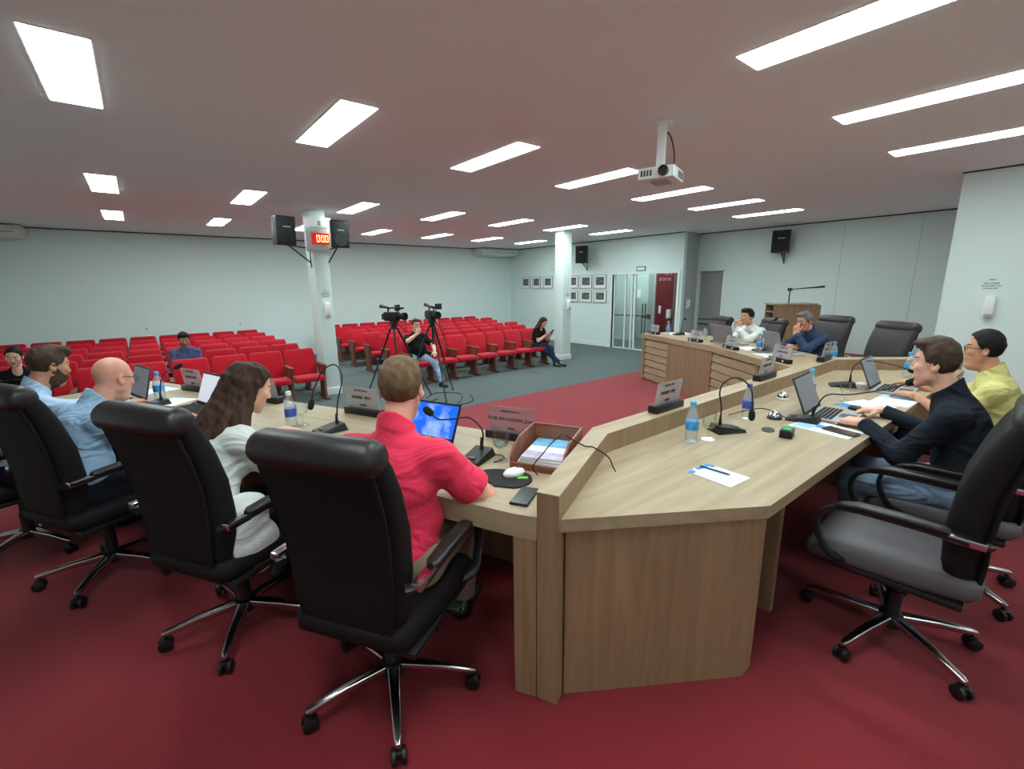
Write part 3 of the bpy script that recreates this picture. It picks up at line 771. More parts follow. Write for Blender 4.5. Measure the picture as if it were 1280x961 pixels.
fy = [((12.89, 12.45), (1.80, 2.20), 'top row, nearest the back wall corner'), ((12.32, 11.9), (1.80, 2.20), 'top row, second from the back wall corner'), ((11.75, 11.3), (1.80, 2.20), 'top row, just left of the right pillar'),
      ((10.62, 10.14), (1.80, 2.20), 'top row, just right of the right pillar'), ((10.05, 9.57), (1.79, 2.20), 'top row, middle of three by the glass door'), ((9.49, 9.01), (1.79, 2.20), 'top row, beside the glass door'),
      ((10.62, 10.14), (1.37, 1.73), 'bottom row, just right of the right pillar'), ((10.05, 9.57), (1.37, 1.73), 'bottom row, middle of three'), ((9.47, 8.99), (1.37, 1.73), 'bottom row, beside the glass door')]
for i, ((a, b), (z0, z1), lab) in enumerate(fy):
    picture(a*F, b*F, H+(z0-H)*F, H+(z1-H)*F, 'framed black and white group photograph, '+lab, i)
ex = thing('exit_sign', 'green edged exit sign above the glass door', 'sign', (XW, 8.02, 2.27), -PI/2)
MB().box((-.15, -.02, 0), (.15, 0, .13)).build('plate', M['green'], ex); MB().box((-.12, -.024, .025), (.12, -.019, .105)).build('panel', M['white'], ex)
em = thing('emergency_light', 'small cream emergency light high on the wall left of the right pillar', 'lamp', (XW, 11.55, 2.45), -PI/2)
MB().box((-.16, -.05, 0), (.16, 0, .10), bev=.01).build('housing', M['offwhite'], em); MB().box((-.13, -.056, .02), (.13, -.048, .08)).build('lens', M['white'], em)
for x, lab in ((.05, 'small white wall outlet on the back wall left of centre'), (2.0, 'small white wall outlet on the back wall near the left pillar')):
    o = thing('wall_outlet', lab, 'outlet', (x, YB, 1.02), 0, 'wall outlets'); MB().box((-.05, -.01, -.06), (.05, 0, .06), bev=.004).build('plate', M['white'], o); MB().box((-.02, -.013, -.02), (.02, -.009, .02)).build('socket', M['silver'], o)
# ceiling projector
pj = thing('projector', 'white projector hanging from a ceiling pole with black cables', 'projector', (3.58, 2.42, CZ), face(-.62, -.2))
R0 = Matrix.Translation((0, 0, 0))
MB().lathe([(.001, -.016), (.07, -.016), (.08, -.002), (.001, 0)], 20).build('ceiling_plate', M['white'], pj)
MB().box((-.032, -.032, -.34), (.032, .032, -.01), bev=.006).build('pole', M['white'], pj)
MB().box((-.15, -.20, -.455), (.15, .14, -.36), bev=.018).build('body', M['white'], pj)
MB().lathe([(.001, 0), (.04, 0), (.042, .03), (.034, .035), (.03, .01), (.001, .008)], 18, 0, Mx((-.07, .14, -.405), rx=-PI/2)).build('lens', M['dgrey'], pj)
v = MB()
for k in range(6): v.box((-.152, -.16+.03*k, -.44), (-.149, -.145+.03*k, -.385))
for k in range(4): v.box((.03+.025*k, .139, -.43), (.045+.025*k, .142, -.385))
v.build('vents', M['dgrey'], pj)
MB().box((-.08, -.1, -.47), (.06, .06, -.455)).build('underside_plate', M['silver'], pj)
MB().tube([(.0, -.03, -.06), (-.02, -.16, -.06), (-.03, -.28, -.16), (-.03, -.30, -.3), (-.03, -.2, -.40)], .006, 6, spline=6).tube([(0, -.03, -.07), (.02, -.14, -.08), (.03, -.14, -.2), (.02, -.08, -.34), (.0, -.05, -.37)], .006, 6, spline=6).build('cables', M['blackm'], pj)
# ------------------------------------------------------------------ desks
V2 = lambda *a: Vector(a)
def off(p, d, t): return (p[0]+d[0]*t, p[1]+d[1]*t)
# right-hand desk with its raised ledge
rd = thing('council_desk', 'long oak council desk with raised ledge at the right', 'desk', (0, 0, 0), 0, 'council desks')
top = [(1.04, 1.03), (1.70, .605), (5.75, .58), (5.76, .64), (4.94, 1.36), (1.68, 1.36)]
MB().prism(top, DT-.05, DT).build('tabletop', M['oak'], rd)
led = [(1.02, 1.02), (1.67, 1.345), (4.93, 1.345), (5.76, .60), (5.85, .69), (5.00, 1.47), (1.685, 1.455), (.985, 1.095)]
MB().prism(led, PZ, RT).build('ledge_panel', M['oakv'], rd)
MB().prism([(1.019, 1.019), (1.6695, 1.344), (4.9295, 1.344), (5.759, .599), (5.851, .69), (5.0, 1.471), (1.6845, 1.456), (.984, 1.0955)], RT, RT+.004).build('ledge_top', M['oak'], rd)
MB().prism([(1.075, 1.04), (1.69, .635), (1.765, .635), (1.765, .68), (1.70, .68), (1.115, 1.07)], PZ, DT-.05).build('end_panel', M['oakv'], rd)
MB().box((2.16, .72, PZ), (2.20, 1.34, DT-.05)).build('support_panel', M['oakv'], rd)
MB().box((4.1, .72, PZ), (4.14, 1.34, DT-.05)).build('support_panel', M['oakv'], rd)
# left-hand desk
ld = thing('council_desk', 'long oak council desk at the left with four seats behind it', 'desk', (0, 0, 0), 0, 'council desks')
LD = V2(-.413, .911); LNv = V2(.911, .413)
def LP(t, q): p = V2(.94, 1.17)+LD*t+LNv*q; return (p.x, p.y)   # t along the desk, q across from the users' edge
MB().prism([(.94, 1.17), (.985, 1.097), (1.683, 1.457), LP(.20, .80), LP(4.05, .80), LP(4.05, 0)], DT-.09, DT).build('tabletop', M['oakL'], ld)
MB().prism([(.938, 1.172), (.983, 1.098), (1.10, 1.158), (1.055, 1.232)], PZ, DT-.09).build('leg_panel', M['oakv'], ld)
MB().prism([LP(.22, .76), LP(4.03, .76), LP(4.03, .79), LP(.22, .79)], PZ, DT-.09).build('front_panel', M['oakv'], ld)
MB().prism([LP(4.0, .03), LP(4.03, .03), LP(4.03, .76), LP(4.0, .76)], PZ, DT-.09).build('end_panel', M['oakv'], ld)
MB().prism([LP(2.0, .25), LP(2.03, .25), LP(2.03, .76), LP(2.0, .76)], PZ, DT-.09).build('support_panel', M['oakv'], ld)
# dais desk (two straight stretches with louvred panels)
pd = thing('dais_desk', 'oak dais desk with louvred front panels across the room', 'desk', (0, 0, 0), 0, 'council desks')
A0, A1, A2 = V2(6.42, 4.52), V2(5.73, 2.98), V2(4.70, 1.53)
n1 = V2(.914, -.406); n2 = V2(.815, -.58)
B0 = A0+n1*.75; B1 = V2(6.39, 2.60); B2 = V2(5.40, 1.20); B3 = V2(5.03, 1.53)
T_ = lambda v: (v.x, v.y)
MB().prism([T_(A0), T_(A1), T_(A2), T_(B3), T_(B2), T_(B1), T_(B0)], DT-.075, DT).build('tabletop', M['oakP'], pd)
def stretch(P, Q, spans, nrm):
    d = (Q-P); L = d.length; d.normalize(); a = math.atan2(d.y, d.x)
    Mt = Matrix.Translation((P.x, P.y, 0)) @ Matrix.Rotation(a, 4, 'Z')
    sgn = 1 if (Matrix.Rotation(a, 2) @ V2(0, 1)).dot(nrm) > 0 else -1
    for (x0, x1, kind) in spans:
        if kind == 'flat':
            MB().box((x0, min(sgn*.012, sgn*.05), PZ), (x1, max(sgn*.012, sgn*.05), DT-.075), M=Mt).build('front_panel', M['oakv'], pd)
        else:
            MB().box((x0, min(sgn*.05, sgn*.07), PZ), (x1, max(sgn*.05, sgn*.07), DT-.075), M=Mt).build('front_panel', M['oakv'], pd)
            m = MB()
            for k in range(6):
                z0 = PZ+.03+k*.108; V = [(x0, sgn*.019, z0), (x1, sgn*.019, z0), (x1, sgn*.032, z0+.094), (x0, sgn*.032, z0+.094), (x0, sgn*.05, z0), (x1, sgn*.05, z0), (x1, sgn*.055, z0+.094), (x0, sgn*.055, z0+.094)]
                m.add(V, [(0, 1, 2, 3), (7, 6, 5, 4), (0, 4, 5, 1), (3, 2, 6, 7), (0, 3, 7, 4), (1, 5, 6, 2)], 0, Mt)
            m.build('louver_panel', M['oakP'], pd)
stretch(A0, A1, [(.0, .07, 'flat'), (.07, .72, 'louver'), (.72, (A1-A0).length, 'flat')], n1)
stretch(A1, A2, [(0, .03, 'flat'), (.03, 1.0, 'louver'), (1.0, 1.06, 'flat'), (1.06, 1.74, 'louver')], n2)
MB().prism([T_(A0+n1*.02), T_(A0+n1*.72), T_(A0+n1*.72+V2(-.41, -.91)*.03), T_(A0+n1*.02+V2(-.41, -.91)*.03)], PZ, DT-.075).build('end_panel', M['oakv'], pd)
# lectern
lc = thing('lectern', 'tall oak lectern with open side shelves behind the dais', 'lectern', (10.2, 3.66, PZ), rad(41))
MB().box((-.24, -.42, 0), (-.215, .42, 1.12)).box((.215, -.42, 0), (.24, .42, 1.12)).box((-.215, -.42, 0), (.215, -.395, 1.12)).box((-.215, -.1, 0), (.215, -.08, 1.12)).build('carcass', M['oakv'], lc)
MB().box((-.215, -.08, .0), (.215, .41, .03)).box((-.215, -.08, .66), (.215, .41, .68)).box((-.215, -.08, .82), (.215, .41, .84)).box((-.215, -.08, .97), (.215, .41, .99)).build('shelf', M['oakP'], lc)
MB().box((-.26, -.36, 1.12), (.26, .44, 1.15)).build('top', M['oakP'], lc)
q = lc
msn = thing('microphone', 'slim microphone on a stem clamped above the lectern', 'microphone', (10.15, 3.72, PZ+1.15), 0)
MB().tube([(0, 0, 0), (0, 0, .25)], .012, 8).build('stem', M['black'], msn); MB().box((-.035, -.035, .24), (.035, .035, .30), bev=.006).build('clamp', M['black'], msn)
MB().tube([(0, 0, .27), (.14, -.3, .30), (.24, -.52, .32)], [.008, .012, .022], 8).build('boom', M['black'], msn)
# ------------------------------------------------------------------ office chairs
def make_chair(label, loc, rz, seatm, backm, headm, shellm, z0=PZ):
    t = thing('office_chair', label, 'office chair', (*loc, z0), rz, 'tall office chairs')
    MB().lathe([(.001, .075), (.05, .075), (.055, .09), (.045, .125), (.035, .13), (.001, .13)], 20).build('base_hub', M['black'], t)
    MB().lathe([(.001, .13), (.030, .13), (.030, .24), (.022, .24), (.022, .40), (.001, .40)], 16).build('gas_column', M['black'], t)
    for k in range(5):
        R_ = Matrix.Rotation(2*PI*k/5+.3, 4, 'Z')
        rings = []
        for x, z, w_, h_ in ((.035, .108, .048, .036), (.18, .098, .036, .030), (.31, .080, .028, .024), (.328, .078, .018, .016)):
            rings.append([(x, a, z+b) for a, b in rrect(w_, h_, .007, 3)])
        lg = MB().loft(rings, M=R_).build('leg', M['chrome'], t)
        c = MB()
        for sy in (-.017, .017): c.lathe([(.001, -.010), (.018, -.010), (.028, -.006), (.028, .006), (.018, .010), (.001, .010)], 14, 0, R_@Mx((.318, sy, .0285), rx=PI/2))
        c.tube([(.312, 0, .03), (.312, 0, .075)], .008, 8, M=R_); c.box((.297, -.012, .03), (.335, .012, .055), M=R_, bev=.004)
        c.build('caster', M['black'], lg)
    MB().box((-.10, -.14, .37), (.10, .12, .425), bev=.012).tube([(.1, 0, .40), (.24, .03, .395)], .007, 6).box((.22, .01, .385), (.29, .05, .405), bev=.005).build('tilt_mechanism', M['black'], t)
    rings = []
    for y, w_, zt, th in ((-.25, .38, .47, .05), (-.22, .44, .485, .09), (-.05, .475, .485, .10), (.14, .49, .49, .105), (.23, .485, .482, .105), (.285, .46, .455, .08), (.305, .42, .43, .04)):
        rings.append([(a, y, zt-th/2+b) for a, b in rrect(w_, th, min(.04, th*.45), 5)][::-1])
    se = MB().loft(rings).build('seat', seatm, t, smooth=60)
    MB().box((-.24, -.21, .372), (.24, .24, .398), bev=.01).build('seat_shell', M['black'], t)
    def backy(z): u = (z-.43)/.7; return -.185-.085*u+.05*math.sin(u*PI)-.012*u*u
    rings = []; sh = []
    for z, w_, th in ((.40, .32, .03), (.43, .37, .07), (.52, .40, .105), (.66, .425, .115), (.82, .445, .11), (.96, .455, .10), (1.05, .45, .09), (1.09, .44, .07)):
        yc = backy(z)
        rings.append([(a, yc+b, z) for a, b in rrect(w_, th, min(.042, th*.45), 5)])
        sh.append([(a, yc-th*.5-.006+b, z) for a, b in rrect(w_-.05, .022, .009, 4)])
    MB().loft(rings).build('backrest', backm, t, smooth=60)
    s_ = MB().loft(sh).build('back_shell', shellm, t, smooth=60)
    # piping round the rear panel
    pp = MB(); zz = [.42, .52, .66, .82, .96, 1.06]; ws = [.33, .355, .38, .40, .41, .405]; ts = [.06, .105, .115, .11, .10, .085]
    for sg in (-1, 1): pp.tube([(sg*(w_/2), backy(z)-th*.5-.012, z) for z, w_, th in zip(zz, ws, ts)], .007, 6, spline=3)
    pp.tube([(-.203, backy(1.06)-.056, 1.06), (0, backy(1.06)-.060, 1.064), (.203, backy(1.06)-.056, 1.06)], .007, 6, spline=4)
    pp.build('piping', shellm, s_)
    # padded roll over the top edge
    rings = []; yc = backy(1.11)
    for x, k in ((-.224, .45), (-.214, .82), (-.188, 1), (0, 1.03), (.188, 1), (.214, .82), (.224, .45)):
        rings.append([(x, yc-.012+.062*k*math.cos(a), 1.094+(.062 if math.sin(a) > 0 else .055)*k*math.sin(a)) for a in np.linspace(0, 2*PI, 19)[:-1]])
    MB().loft(rings).build('headrest', headm, t, smooth=60)
    for sg in (-1, 1):
        x = sg*.275
        ar = MB().tube([(sg*.24, -.24, .66), (x, -.20, .665), (x, -.05, .67), (x, .16, .665), (x, .235, .635), (x, .262, .57), (x, .245, .50), (sg*.27, .20, .44), (sg*.20, .14, .41)], .014, 8, spline=5, flat=(.036, .020, (1, 0, 0))).build('armrest', M['black'], t)
        rings = []
        for y, w_, z in ((-.14, .03, .682), (-.12, .052, .686), (.0, .056, .69), (.13, .054, .686), (.19, .045, .672), (.21, .028, .658)):
            rings.append([(x+a, y, z+b) for a, b in rrect(w_, .026, .011, 3)][::-1])
        MB().loft(rings).build('arm_pad', M['leather'], ar)
        MB().box((x-.019, -.235, .655), (x+.019, -.135, .684), bev=.006).build('arm_bracket', M['chrome'], ar)
    return t
f1 = face(.911, .413)
chairs = {}
c0 = make_chair('black office chair behind the red polo shirt, nearest the camera', (.58, 1.50), face(.84, .54), M['cloth_black'], M['cloth_black'], M['leather'], M['cloth_black'])
dup(c0, (.19, 2.30, PZ), face(.85, .52), 'black office chair behind the long haired woman in white')
dup(c0, (-.32, 3.24, PZ), face(.87, .49), 'black office chair behind the bald man in light blue')
dup(c0, (-.74, 3.92, PZ), face(.93, .36), 'black office chair behind the bearded man, at the left picture edge')
c1 = make_chair('empty office chair with grey seat pulled out at the right desk', (2.41, .32), face(-.05, 1), M['cloth_grey'], M['cloth_black'], M['leather'], M['cloth_black'])
dup(c1, (3.12, .27, PZ), face(-.06, 1), 'office chair behind the man in the dark shirt')
dup(c1, (4.20, .16, PZ), face(-.05, 1), 'office chair behind the man in the yellow shirt')
c2 = make_chair('empty dark brown office chair left of the man in white', (6.80, 3.64), face(-.88, .47), M['cloth_brown'], M['cloth_brown'], M['cloth_brown'], M['cloth_black'])
c2.scale = (1, 1, .92)
dup(c2, (6.76, 2.86, PZ), face(-.87, .49), 'dark brown office chair behind the man in the white hooded top')
c2.scale = (1, 1, .99)
dup(c2, (6.62, 2.06, PZ), face(-.90, .40), 'dark brown office chair behind the man in the blue shirt')
dup(c2, (5.98, 1.34, PZ), face(-.85, .50), 'empty dark brown office chair at the right end of the dais')
c2.scale = (1, 1, .92)
# ------------------------------------------------------------------ auditorium seats
def profile_box(mb, pts, x0, x1, mi=0):
    n = len(pts); V = [(x0, y, z) for y, z in pts]+[(x1, y, z) for y, z in pts]
    a = sum(pts[i][0]*pts[(i+1) % n][1]-pts[(i+1) % n][0]*pts[i][1] for i in range(n))
    F = [tuple(range(n))[::-1], tuple(range(n, 2*n))]+[(i, (i+1) % n, n+(i+1) % n, n+i) for i in range(n)]
    if a < 0: F = [f[::-1] for f in F]
    mb.add(V, F, mi)
SIDE = [(.0, 0), (.40, 0), (.40, .035), (.33, .05), (.30, .36), (.44, .60), (.05, .60), (.03, .585), (.12, .42), (.10, .05), (.0, .035)]
def seat_parts(t, left=True, right=False):
    rings = []
    for y, w_, zc, th in ((-.06, .40, .405, .05), (-.045, .46, .41, .085), (.10, .48, .405, .10), (.30, .48, .395, .10), (.40, .46, .39, .07)):
        rings.append([(a, y, zc+b) for a, b in rrect(w_, th, min(.03, th*.45), 3)][::-1])
    MB().loft(rings).build('seat_cushion', M['redfab'], t, smooth=60)
    rings = []
    for z, w_, th, y in ((.40, .44, .05, .40), (.43, .47, .075, .405), (.60, .48, .085, .445), (.78, .475, .08, .51), (.845, .46, .07, .535), (.868, .42, .04, .545)):
        rings.append([(a, y+b, z) for a, b in rrect(w_, th, min(.03, th*.45), 3)])
    MB().loft(rings).build('backrest', M['redfab'], t, smooth=60)
    MB().box((-.21, .46, .36), (.21, .475, .60)).build('back_board', M['mahog'], t)
    for on, sg in ((left, -1), (right, 1)):
        if not on: continue
        x = sg*.265; m = MB(); profile_box(m, SIDE, x-.022, x+.022); a = m.build('side_panel', M['mahog'], t, smooth=0)
        MB().box((x-.032, .02, .60), (x+.032, .46, .625), bev=.008).build('armrest', M['mahog'], a)
ORD = ['first', 'second', 'third', 'fourth', 'fifth', 'sixth', 'seventh', 'eighth', 'ninth', 'tenth', 'eleventh', 'twelfth']
ROW = ['front row', 'second row', 'third row', 'fourth row', 'fifth row', 'rear row']
pr = [None, None]
def seat(x, y, last, label, grp):
    k = 1 if last else 0
    if pr[k] is None:
        t = thing('auditorium_seat', label, 'auditorium seat', (x, y, 0), 0, grp); seat_parts(t, True, last); pr[k] = t
    else: dup(pr[k], (x, y, 0), 0, label, grp)
SP = .53; ROWY = [8.03+.99*k for k in range(6)]
for k, y in enumerate(ROWY):
    for i in range(9):
        x = 2.33-.265-SP*i
        seat(x, y, i == 0, 'red auditorium seat, left block, %s, %s from the clock pillar aisle' % (ROW[k], ORD[i]), 'left block of red seats')
NR = [7, 8, 9, 9, 10, 10]
for k, y in enumerate(ROWY):
    for i in range(NR[k]):
        x = 3.95+.265+SP*i
        seat(x, y, i == NR[k]-1, 'red auditorium seat, right block, %s, %s from the middle aisle' % (ROW[k], ORD[i]), 'right block of red seats')
# ------------------------------------------------------------------ things on the desks
def bottle(loc, label, lab='labelblue', cap='capblue', h=.215, r=.032, group='water bottles'):
    t = thing('water_bottle', label, 'bottle', loc, 0, group); k = h/.215
    prof = [(.001, .0), (r*.86, .0), (r, .008), (r*.96, .05), (r, .055), (r, .115), (r*.94, .13), (r*.78, .155), (r*.42, .182), (.0135, .19), (.0135, .2), (.001, .2)]
    MB().lathe([(a, z*k) for a, z in prof], 18).build('bottle_body', M['pet'], t, smooth=50)
    MB().lathe([(r*1.015, .066*k), (r*1.02, .068*k), (r*1.02, .112*k), (r*1.015, .114*k)], 18).build('bottle_label', M[lab], t)
    MB().lathe([(.001, .192*k), (.0155, .192*k), (.0155, .213*k), (.013, .215*k), (.001, .215*k)], 14).build('bottle_cap', M[cap], t)
    return t
def goblet(loc, label, h=.15):
    t = thing('water_glass', label, 'glass', loc, 0, 'stemmed glasses'); k = h/.15
    out = [(.001, .0), (.033, .0), (.034, .003), (.010, .010), (.006, .018), (.006, .045), (.016, .055), (.030, .070), (.037, .092), (.0375, .115), (.034, .15)]
    inn = [(.0325, .15), (.0358, .115), (.0353, .092), (.028, .073), (.014, .060), (.001, .058)]
    MB().lathe([(a*k, z*k) for a, z in out+inn], 20).build('glass_bowl', M['glass'], t, smooth=50)
    return t
def gooseneck(loc, rz, pts, label, head=.016):
    """desk microphone: wedge base, thin curved stem, foam head"""
    t = thing('desk_microphone', label, 'microphone', loc, rz, 'gooseneck desk microphones')
    m = MB(); V = [(-.055, -.085, 0), (.055, -.085, 0), (.055, .085, 0), (-.055, .085, 0), (-.048, -.08, .016), (.048, -.08, .016), (.046, .07, .042), (-.046, .07, .042)]
    m.add(V, [(3, 2, 1, 0), (4, 5, 6, 7), (0, 1, 5, 4), (1, 2, 6, 5), (2, 3, 7, 6), (3, 0, 4, 7)]); m.build('base', M['black'], t)
    MB().box((-.018, -.06, .0), (.018, -.035, .027), bev=.003).build('button', M['dgrey'], t)
    b = (0, .045, .036)
    MB().tube([b, (b[0], b[1], b[2]+.03), (b[0], b[1], b[2]+.06)], [.010, .008, .0045], 8).build('collar', M['black'], t)
    P = [b]+[(b[0]+p[0], b[1]+p[1], b[2]+p[2]) for p in pts]
    MB().tube(P, .0042, 8, spline=8).build('gooseneck', M['black'], t)
    d = (Vector(P[-1])-Vector(P[-2])).normalized(); e = Vector(P[-1])
    MB().tube([e-d*.012, e-d*.004, e+d*.012, e+d*.03, e+d*.043, e+d*.048], [head*.5, head*.85, head, head, head*.75, head*.2], 12).build('foam_head', M['foam'], t)
    return t
def nameplate(loc, rz, label, lines, w=.245, h=.135, feet=False, plate=None):
    """clear plate in a black bar; +y is the side the lettering reads from"""
    t = thing('name_plate', label, 'name plate', loc, rz, 'clear name plates')
    MB().box((-w/2-.012, -.030, 0), (w/2+.012, .030, .042), bev=.003).build('base', M['black'], t)
    T = Matrix.Translation((0, 0, .034)) @ Matrix.Rotation(rad(8), 4, 'X')
    MB().box((-w/2, -.0015, 0), (w/2, .0015, h), M=T).build('plate', plate or M['acryl'], t)
    T2 = T @ Matrix.Translation((0, .0022, 0)) @ Matrix.Rotation(PI, 4, 'Z') @ Matrix.Rotation(PI/2, 4, 'X')
    m = MB(); q = random.Random(len(label)*7+lines[1] if isinstance(lines[1], int) else 5)
    if isinstance(lines[0], str):
        for s_, z, sz in zip(lines, (h*.82, h*.52, h*.16), (.017, .025, .019)):
            text_mesh('lettering', s_, sz, M['ink'], T2 @ Matrix.Translation((0, z, -.0022)), t, extrude=.0022)
    else:
        for f, z, sz in ((.42, h*.85, .011), (lines[0], h*.54, .019), (.22, h*.2, .013)): word_bars(m, -w/2*f, w/2*f, z, sz, q, T @ Matrix.Translation((0, -.0021, 0)), 0, .0042)
        m.build('lettering', M['ink'], t)
    if feet:
        for x in (-.085, .075): MB().lathe([(.001, 0), (.011, 0), (.011, .004), (.001, .005)], 12, 0, Mx((x, .030, .021), rx=-PI/2)).build('round_stud', M['white'], t)
    return t
def laptop(loc, rz, label, open_deg=105, body='dgrey', scr=None, w=.34, d=.235, lidm=None):
    """+y is away from the user; hinge at y=+d/2"""
    t = thing('laptop', label, 'laptop', loc, rz, 'open laptops')
    MB().box((-w/2, -d/2, .0), (w/2, d/2, .018), bev=.004).build('base', M[body], t)
    k = MB()
    for r in range(5):
        for c in range(14): k.box((-w*.45+c*w*.0643, d*.36-r*.021-.017, .0178), (-w*.45+c*w*.0643+w*.056, d*.36-r*.021, .0196))
    k.build('keyboard', M['blackm'], t)
    MB().box((-.05, -d*.45, .0178), (.05, -d*.12, .0186)).build('touchpad', M['dgrey'], t)
    T = Matrix.Translation((0, d/2-.004, .016)) @ Matrix.Rotation(rad(open_deg-180), 4, 'X') @ Matrix.Rotation(PI, 4, 'Z')
    T = Matrix.Translation((0, d/2-.004, .016)) @ Matrix.Rotation(rad(90-open_deg), 4, 'X')
    ld_ = MB().box((-w/2, -.004, 0), (w/2, .004, d), M=T, bev=.003).build('lid', lidm or M[body], t)
    MB().box((-w/2+.004, -.0048, .004), (w/2-.004, -.0035, d-.004), M=T).build('bezel', M['blackm'], ld_)
    MB().box((-w/2+.010, -.0058, .020), (w/2-.010, -.0045, d-.012), M=T).build('screen', scr or M['scr_dark'], ld_)
    return t
def sheets(loc, rz, label, w=.21, d=.297, m=None, n=1, cat='papers', name='paper_sheet', parts=()):
    t = thing(name, label, cat, loc, rz)
    b = MB()
    for i in range(n): b.box((-w/2, -d/2, .0015*i), (w/2, d/2, .0015*i+.0013), M=Mx(rz=rad((i*37) % 7-3)*.5))
    b.build('pages', m or M['paper'], t)
    for nm, lo, hi, mm in parts:
        MB().box(lo, hi).build(nm, mm, t)
    return t
M['scr_dark'] = mat('dark_screen', (24, 26, 34), .2)
M['scr_grey'] = mat('lit_grey_screen', (110, 110, 118), .4, emit=(150, 150, 160), estr=.10)
M['scr_white'] = mat('lit_white_screen', (200, 200, 210), .4, emit=(214, 214, 226), estr=.55)
def sky_screen():
    m = mat('blue_sky_screen', (40, 110, 230), .3); nt = m.node_tree; b = nt.nodes['Principled BSDF']
    tc = nt.nodes.new('ShaderNodeTexCoord'); n = nt.nodes.new('ShaderNodeTexNoise'); n.inputs['Scale'].default_value = 9; n.inputs['Detail'].default_value = 6
    r = nt.nodes.new('ShaderNodeValToRGB'); r.color_ramp.elements[0].color = lin((16, 92, 226)); r.color_ramp.elements[1].color = lin((190, 220, 250)); r.color_ramp.elements[0].position = .52; r.color_ramp.elements[1].position = .85
    nt.links.new(tc.outputs['Object'], n.inputs['Vector']); nt.links.new(n.outputs['Fac'], r.inputs['Fac'])
    nt.links.new(r.outputs['Color'], b.inputs['Base Color']); nt.links.new(r.outputs['Color'], b.inputs['Emission Color']); b.inputs['Emission Strength'].default_value = .75
    return m
M['scr_sky'] = sky_screen()
Z = DT+.0005; ZR = RT+.0045
fL = face(*LNv)                     # left desk: local +y points at the audience side
# ---- right desk
nameplate((2.26, 1.405, ZR), 0, 'clear name plate on the ledge, nearest of three on the right desk', (.62, 1))
nameplate((3.55, 1.405, ZR), 0, 'clear name plate on the ledge behind the second microphone bottle, middle of three', (.6, 2))
nameplate((4.78, 1.40, ZR), rad(4), 'clear name plate on the ledge by the dais corner, farthest of three', (.5, 3))
bottle((2.13, 1.17, Z), 'water bottle with bright blue label in front of the nearest ledge name plate')
goblet((2.23, 1.13, Z), 'empty stemmed glass beside the nearest right desk water bottle')
gooseneck((2.43, 1.13, Z), rad(62), [(.0, .0, .10), (.01, .01, .19), (-.005, -.01, .25), (-.04, -.06, .272), (-.075, -.11, .22), (-.083, -.122, .14), (-.083, -.125, .09)], 'gooseneck microphone bent in a hoop on the right desk, nearest the camera', .017)
bottle((2.76, 1.17, Z), 'water bottle with dark blue label beside the hooped microphone', 'labeldark', 'labeldark')
bl = thing('call_bell', 'chrome call bell on the right desk beside the dark label bottle', 'bell', (2.88, 1.06, Z))
MB().lathe([(.001, 0), (.040, 0), (.042, .008), (.036, .014), (.001, .014)], 20).build('base', M['black'], bl); MB().lathe([(.037, .014), (.035, .028), (.024, .040), (.008, .045), (.005, .052), (.001, .053)], 20).build('dome', M['chrome'], bl)
gb = thing('signal_box', 'small black box with two green buttons on the right desk', 'box', (2.58, .88, Z), rad(12))
MB().box((-.045, -.03, 0), (.045, .03, .04), bev=.003).build('body', M['black'], gb)
for x in (-.022, .022): MB().box((x-.014, -.02, .04), (x+.014, .02, .05), bev=.003).build('green_button', mat('green_button', (86, 168, 120), .4), gb)
cg = thing('cable_grommet', 'flat black cable outlet in the right desk top', 'grommet', (2.62, .99, Z), rad(20)); MB().lathe([(.001, 0), (.042, 0), (.042, .003), (.001, .004)], 18, 0, Matrix.Diagonal((1.2, .8, 1, 1))).build('plate', M['black'], cg)
sheets((1.82, .865, Z), rad(-58), 'white and blue brochure with a pen, alone on the near right desk', .15, .20, M['paper'], 2, 'brochure', 'brochure')
br = C.objects['brochure']; br.rotation_euler.z = rad(-3)
MB().box((-.02, .055, .003), (.074, .098, .0036)).build('cover_print', M['pblue'], br); MB().box((-.074, .07, .003), (-.04, .098, .0036)).build('cover_print', M['pblue'], br)
MB().box((-.055, -.075, .0032), (.045, .075, .0042), M=Mx(rz=rad(-4))).build('leaflet', mat('pale_leaflet', (214, 230, 246), .6), br)
pn = tag(MB().tube([(0, .07, 0), (0, -.05, 0), (0, -.062, 0)], [.004, .004, .001], 8).build('pen', M['dgrey'], None), 'grey pen lying on the brochure', 'pen'); pn.location = (1.84, .885, Z+.009); pn.rotation_euler = (0, 0, rad(2))
# place of the man in the dark shirt
lp1 = laptop((3.18, .84, Z), rad(4), 'open laptop under the hands of the man in the dark shirt', 112, 'silver', M['scr_grey'], lidm=M['dgrey'])
gooseneck((2.95, .93, Z), rad(188), [(0, .02, .08), (0, .06, .14), (-.01, .16, .155), (-.03, .30, .20), (-.05, .39, .245)], 'gooseneck microphone pointing at the man in the dark shirt', .020)
tag(MB().tube([(2.86, .93, Z+.01), (2.78, .98, Z+.05), (2.72, 1.06, Z+.09), (2.70, 1.16, Z+.06), (2.74, 1.27, Z+.004)], .003, 6, spline=6).build('microphone_cable', M['blackm'], None), 'thin black cable arching behind the dark shirt microphone', 'cable')
sheets((2.88, .79, Z), rad(-6), 'blue and white folder at the elbow of the dark shirt', .21, .30, M['paper'], 2, 'folder', 'document_folder', (('cover_print', (-.09, .05, .0032), (.09, .14, .0038), M['plblue']), ('logo_print', (-.02, .0, .0034), (.04, .05, .0042), M['pblue'])))
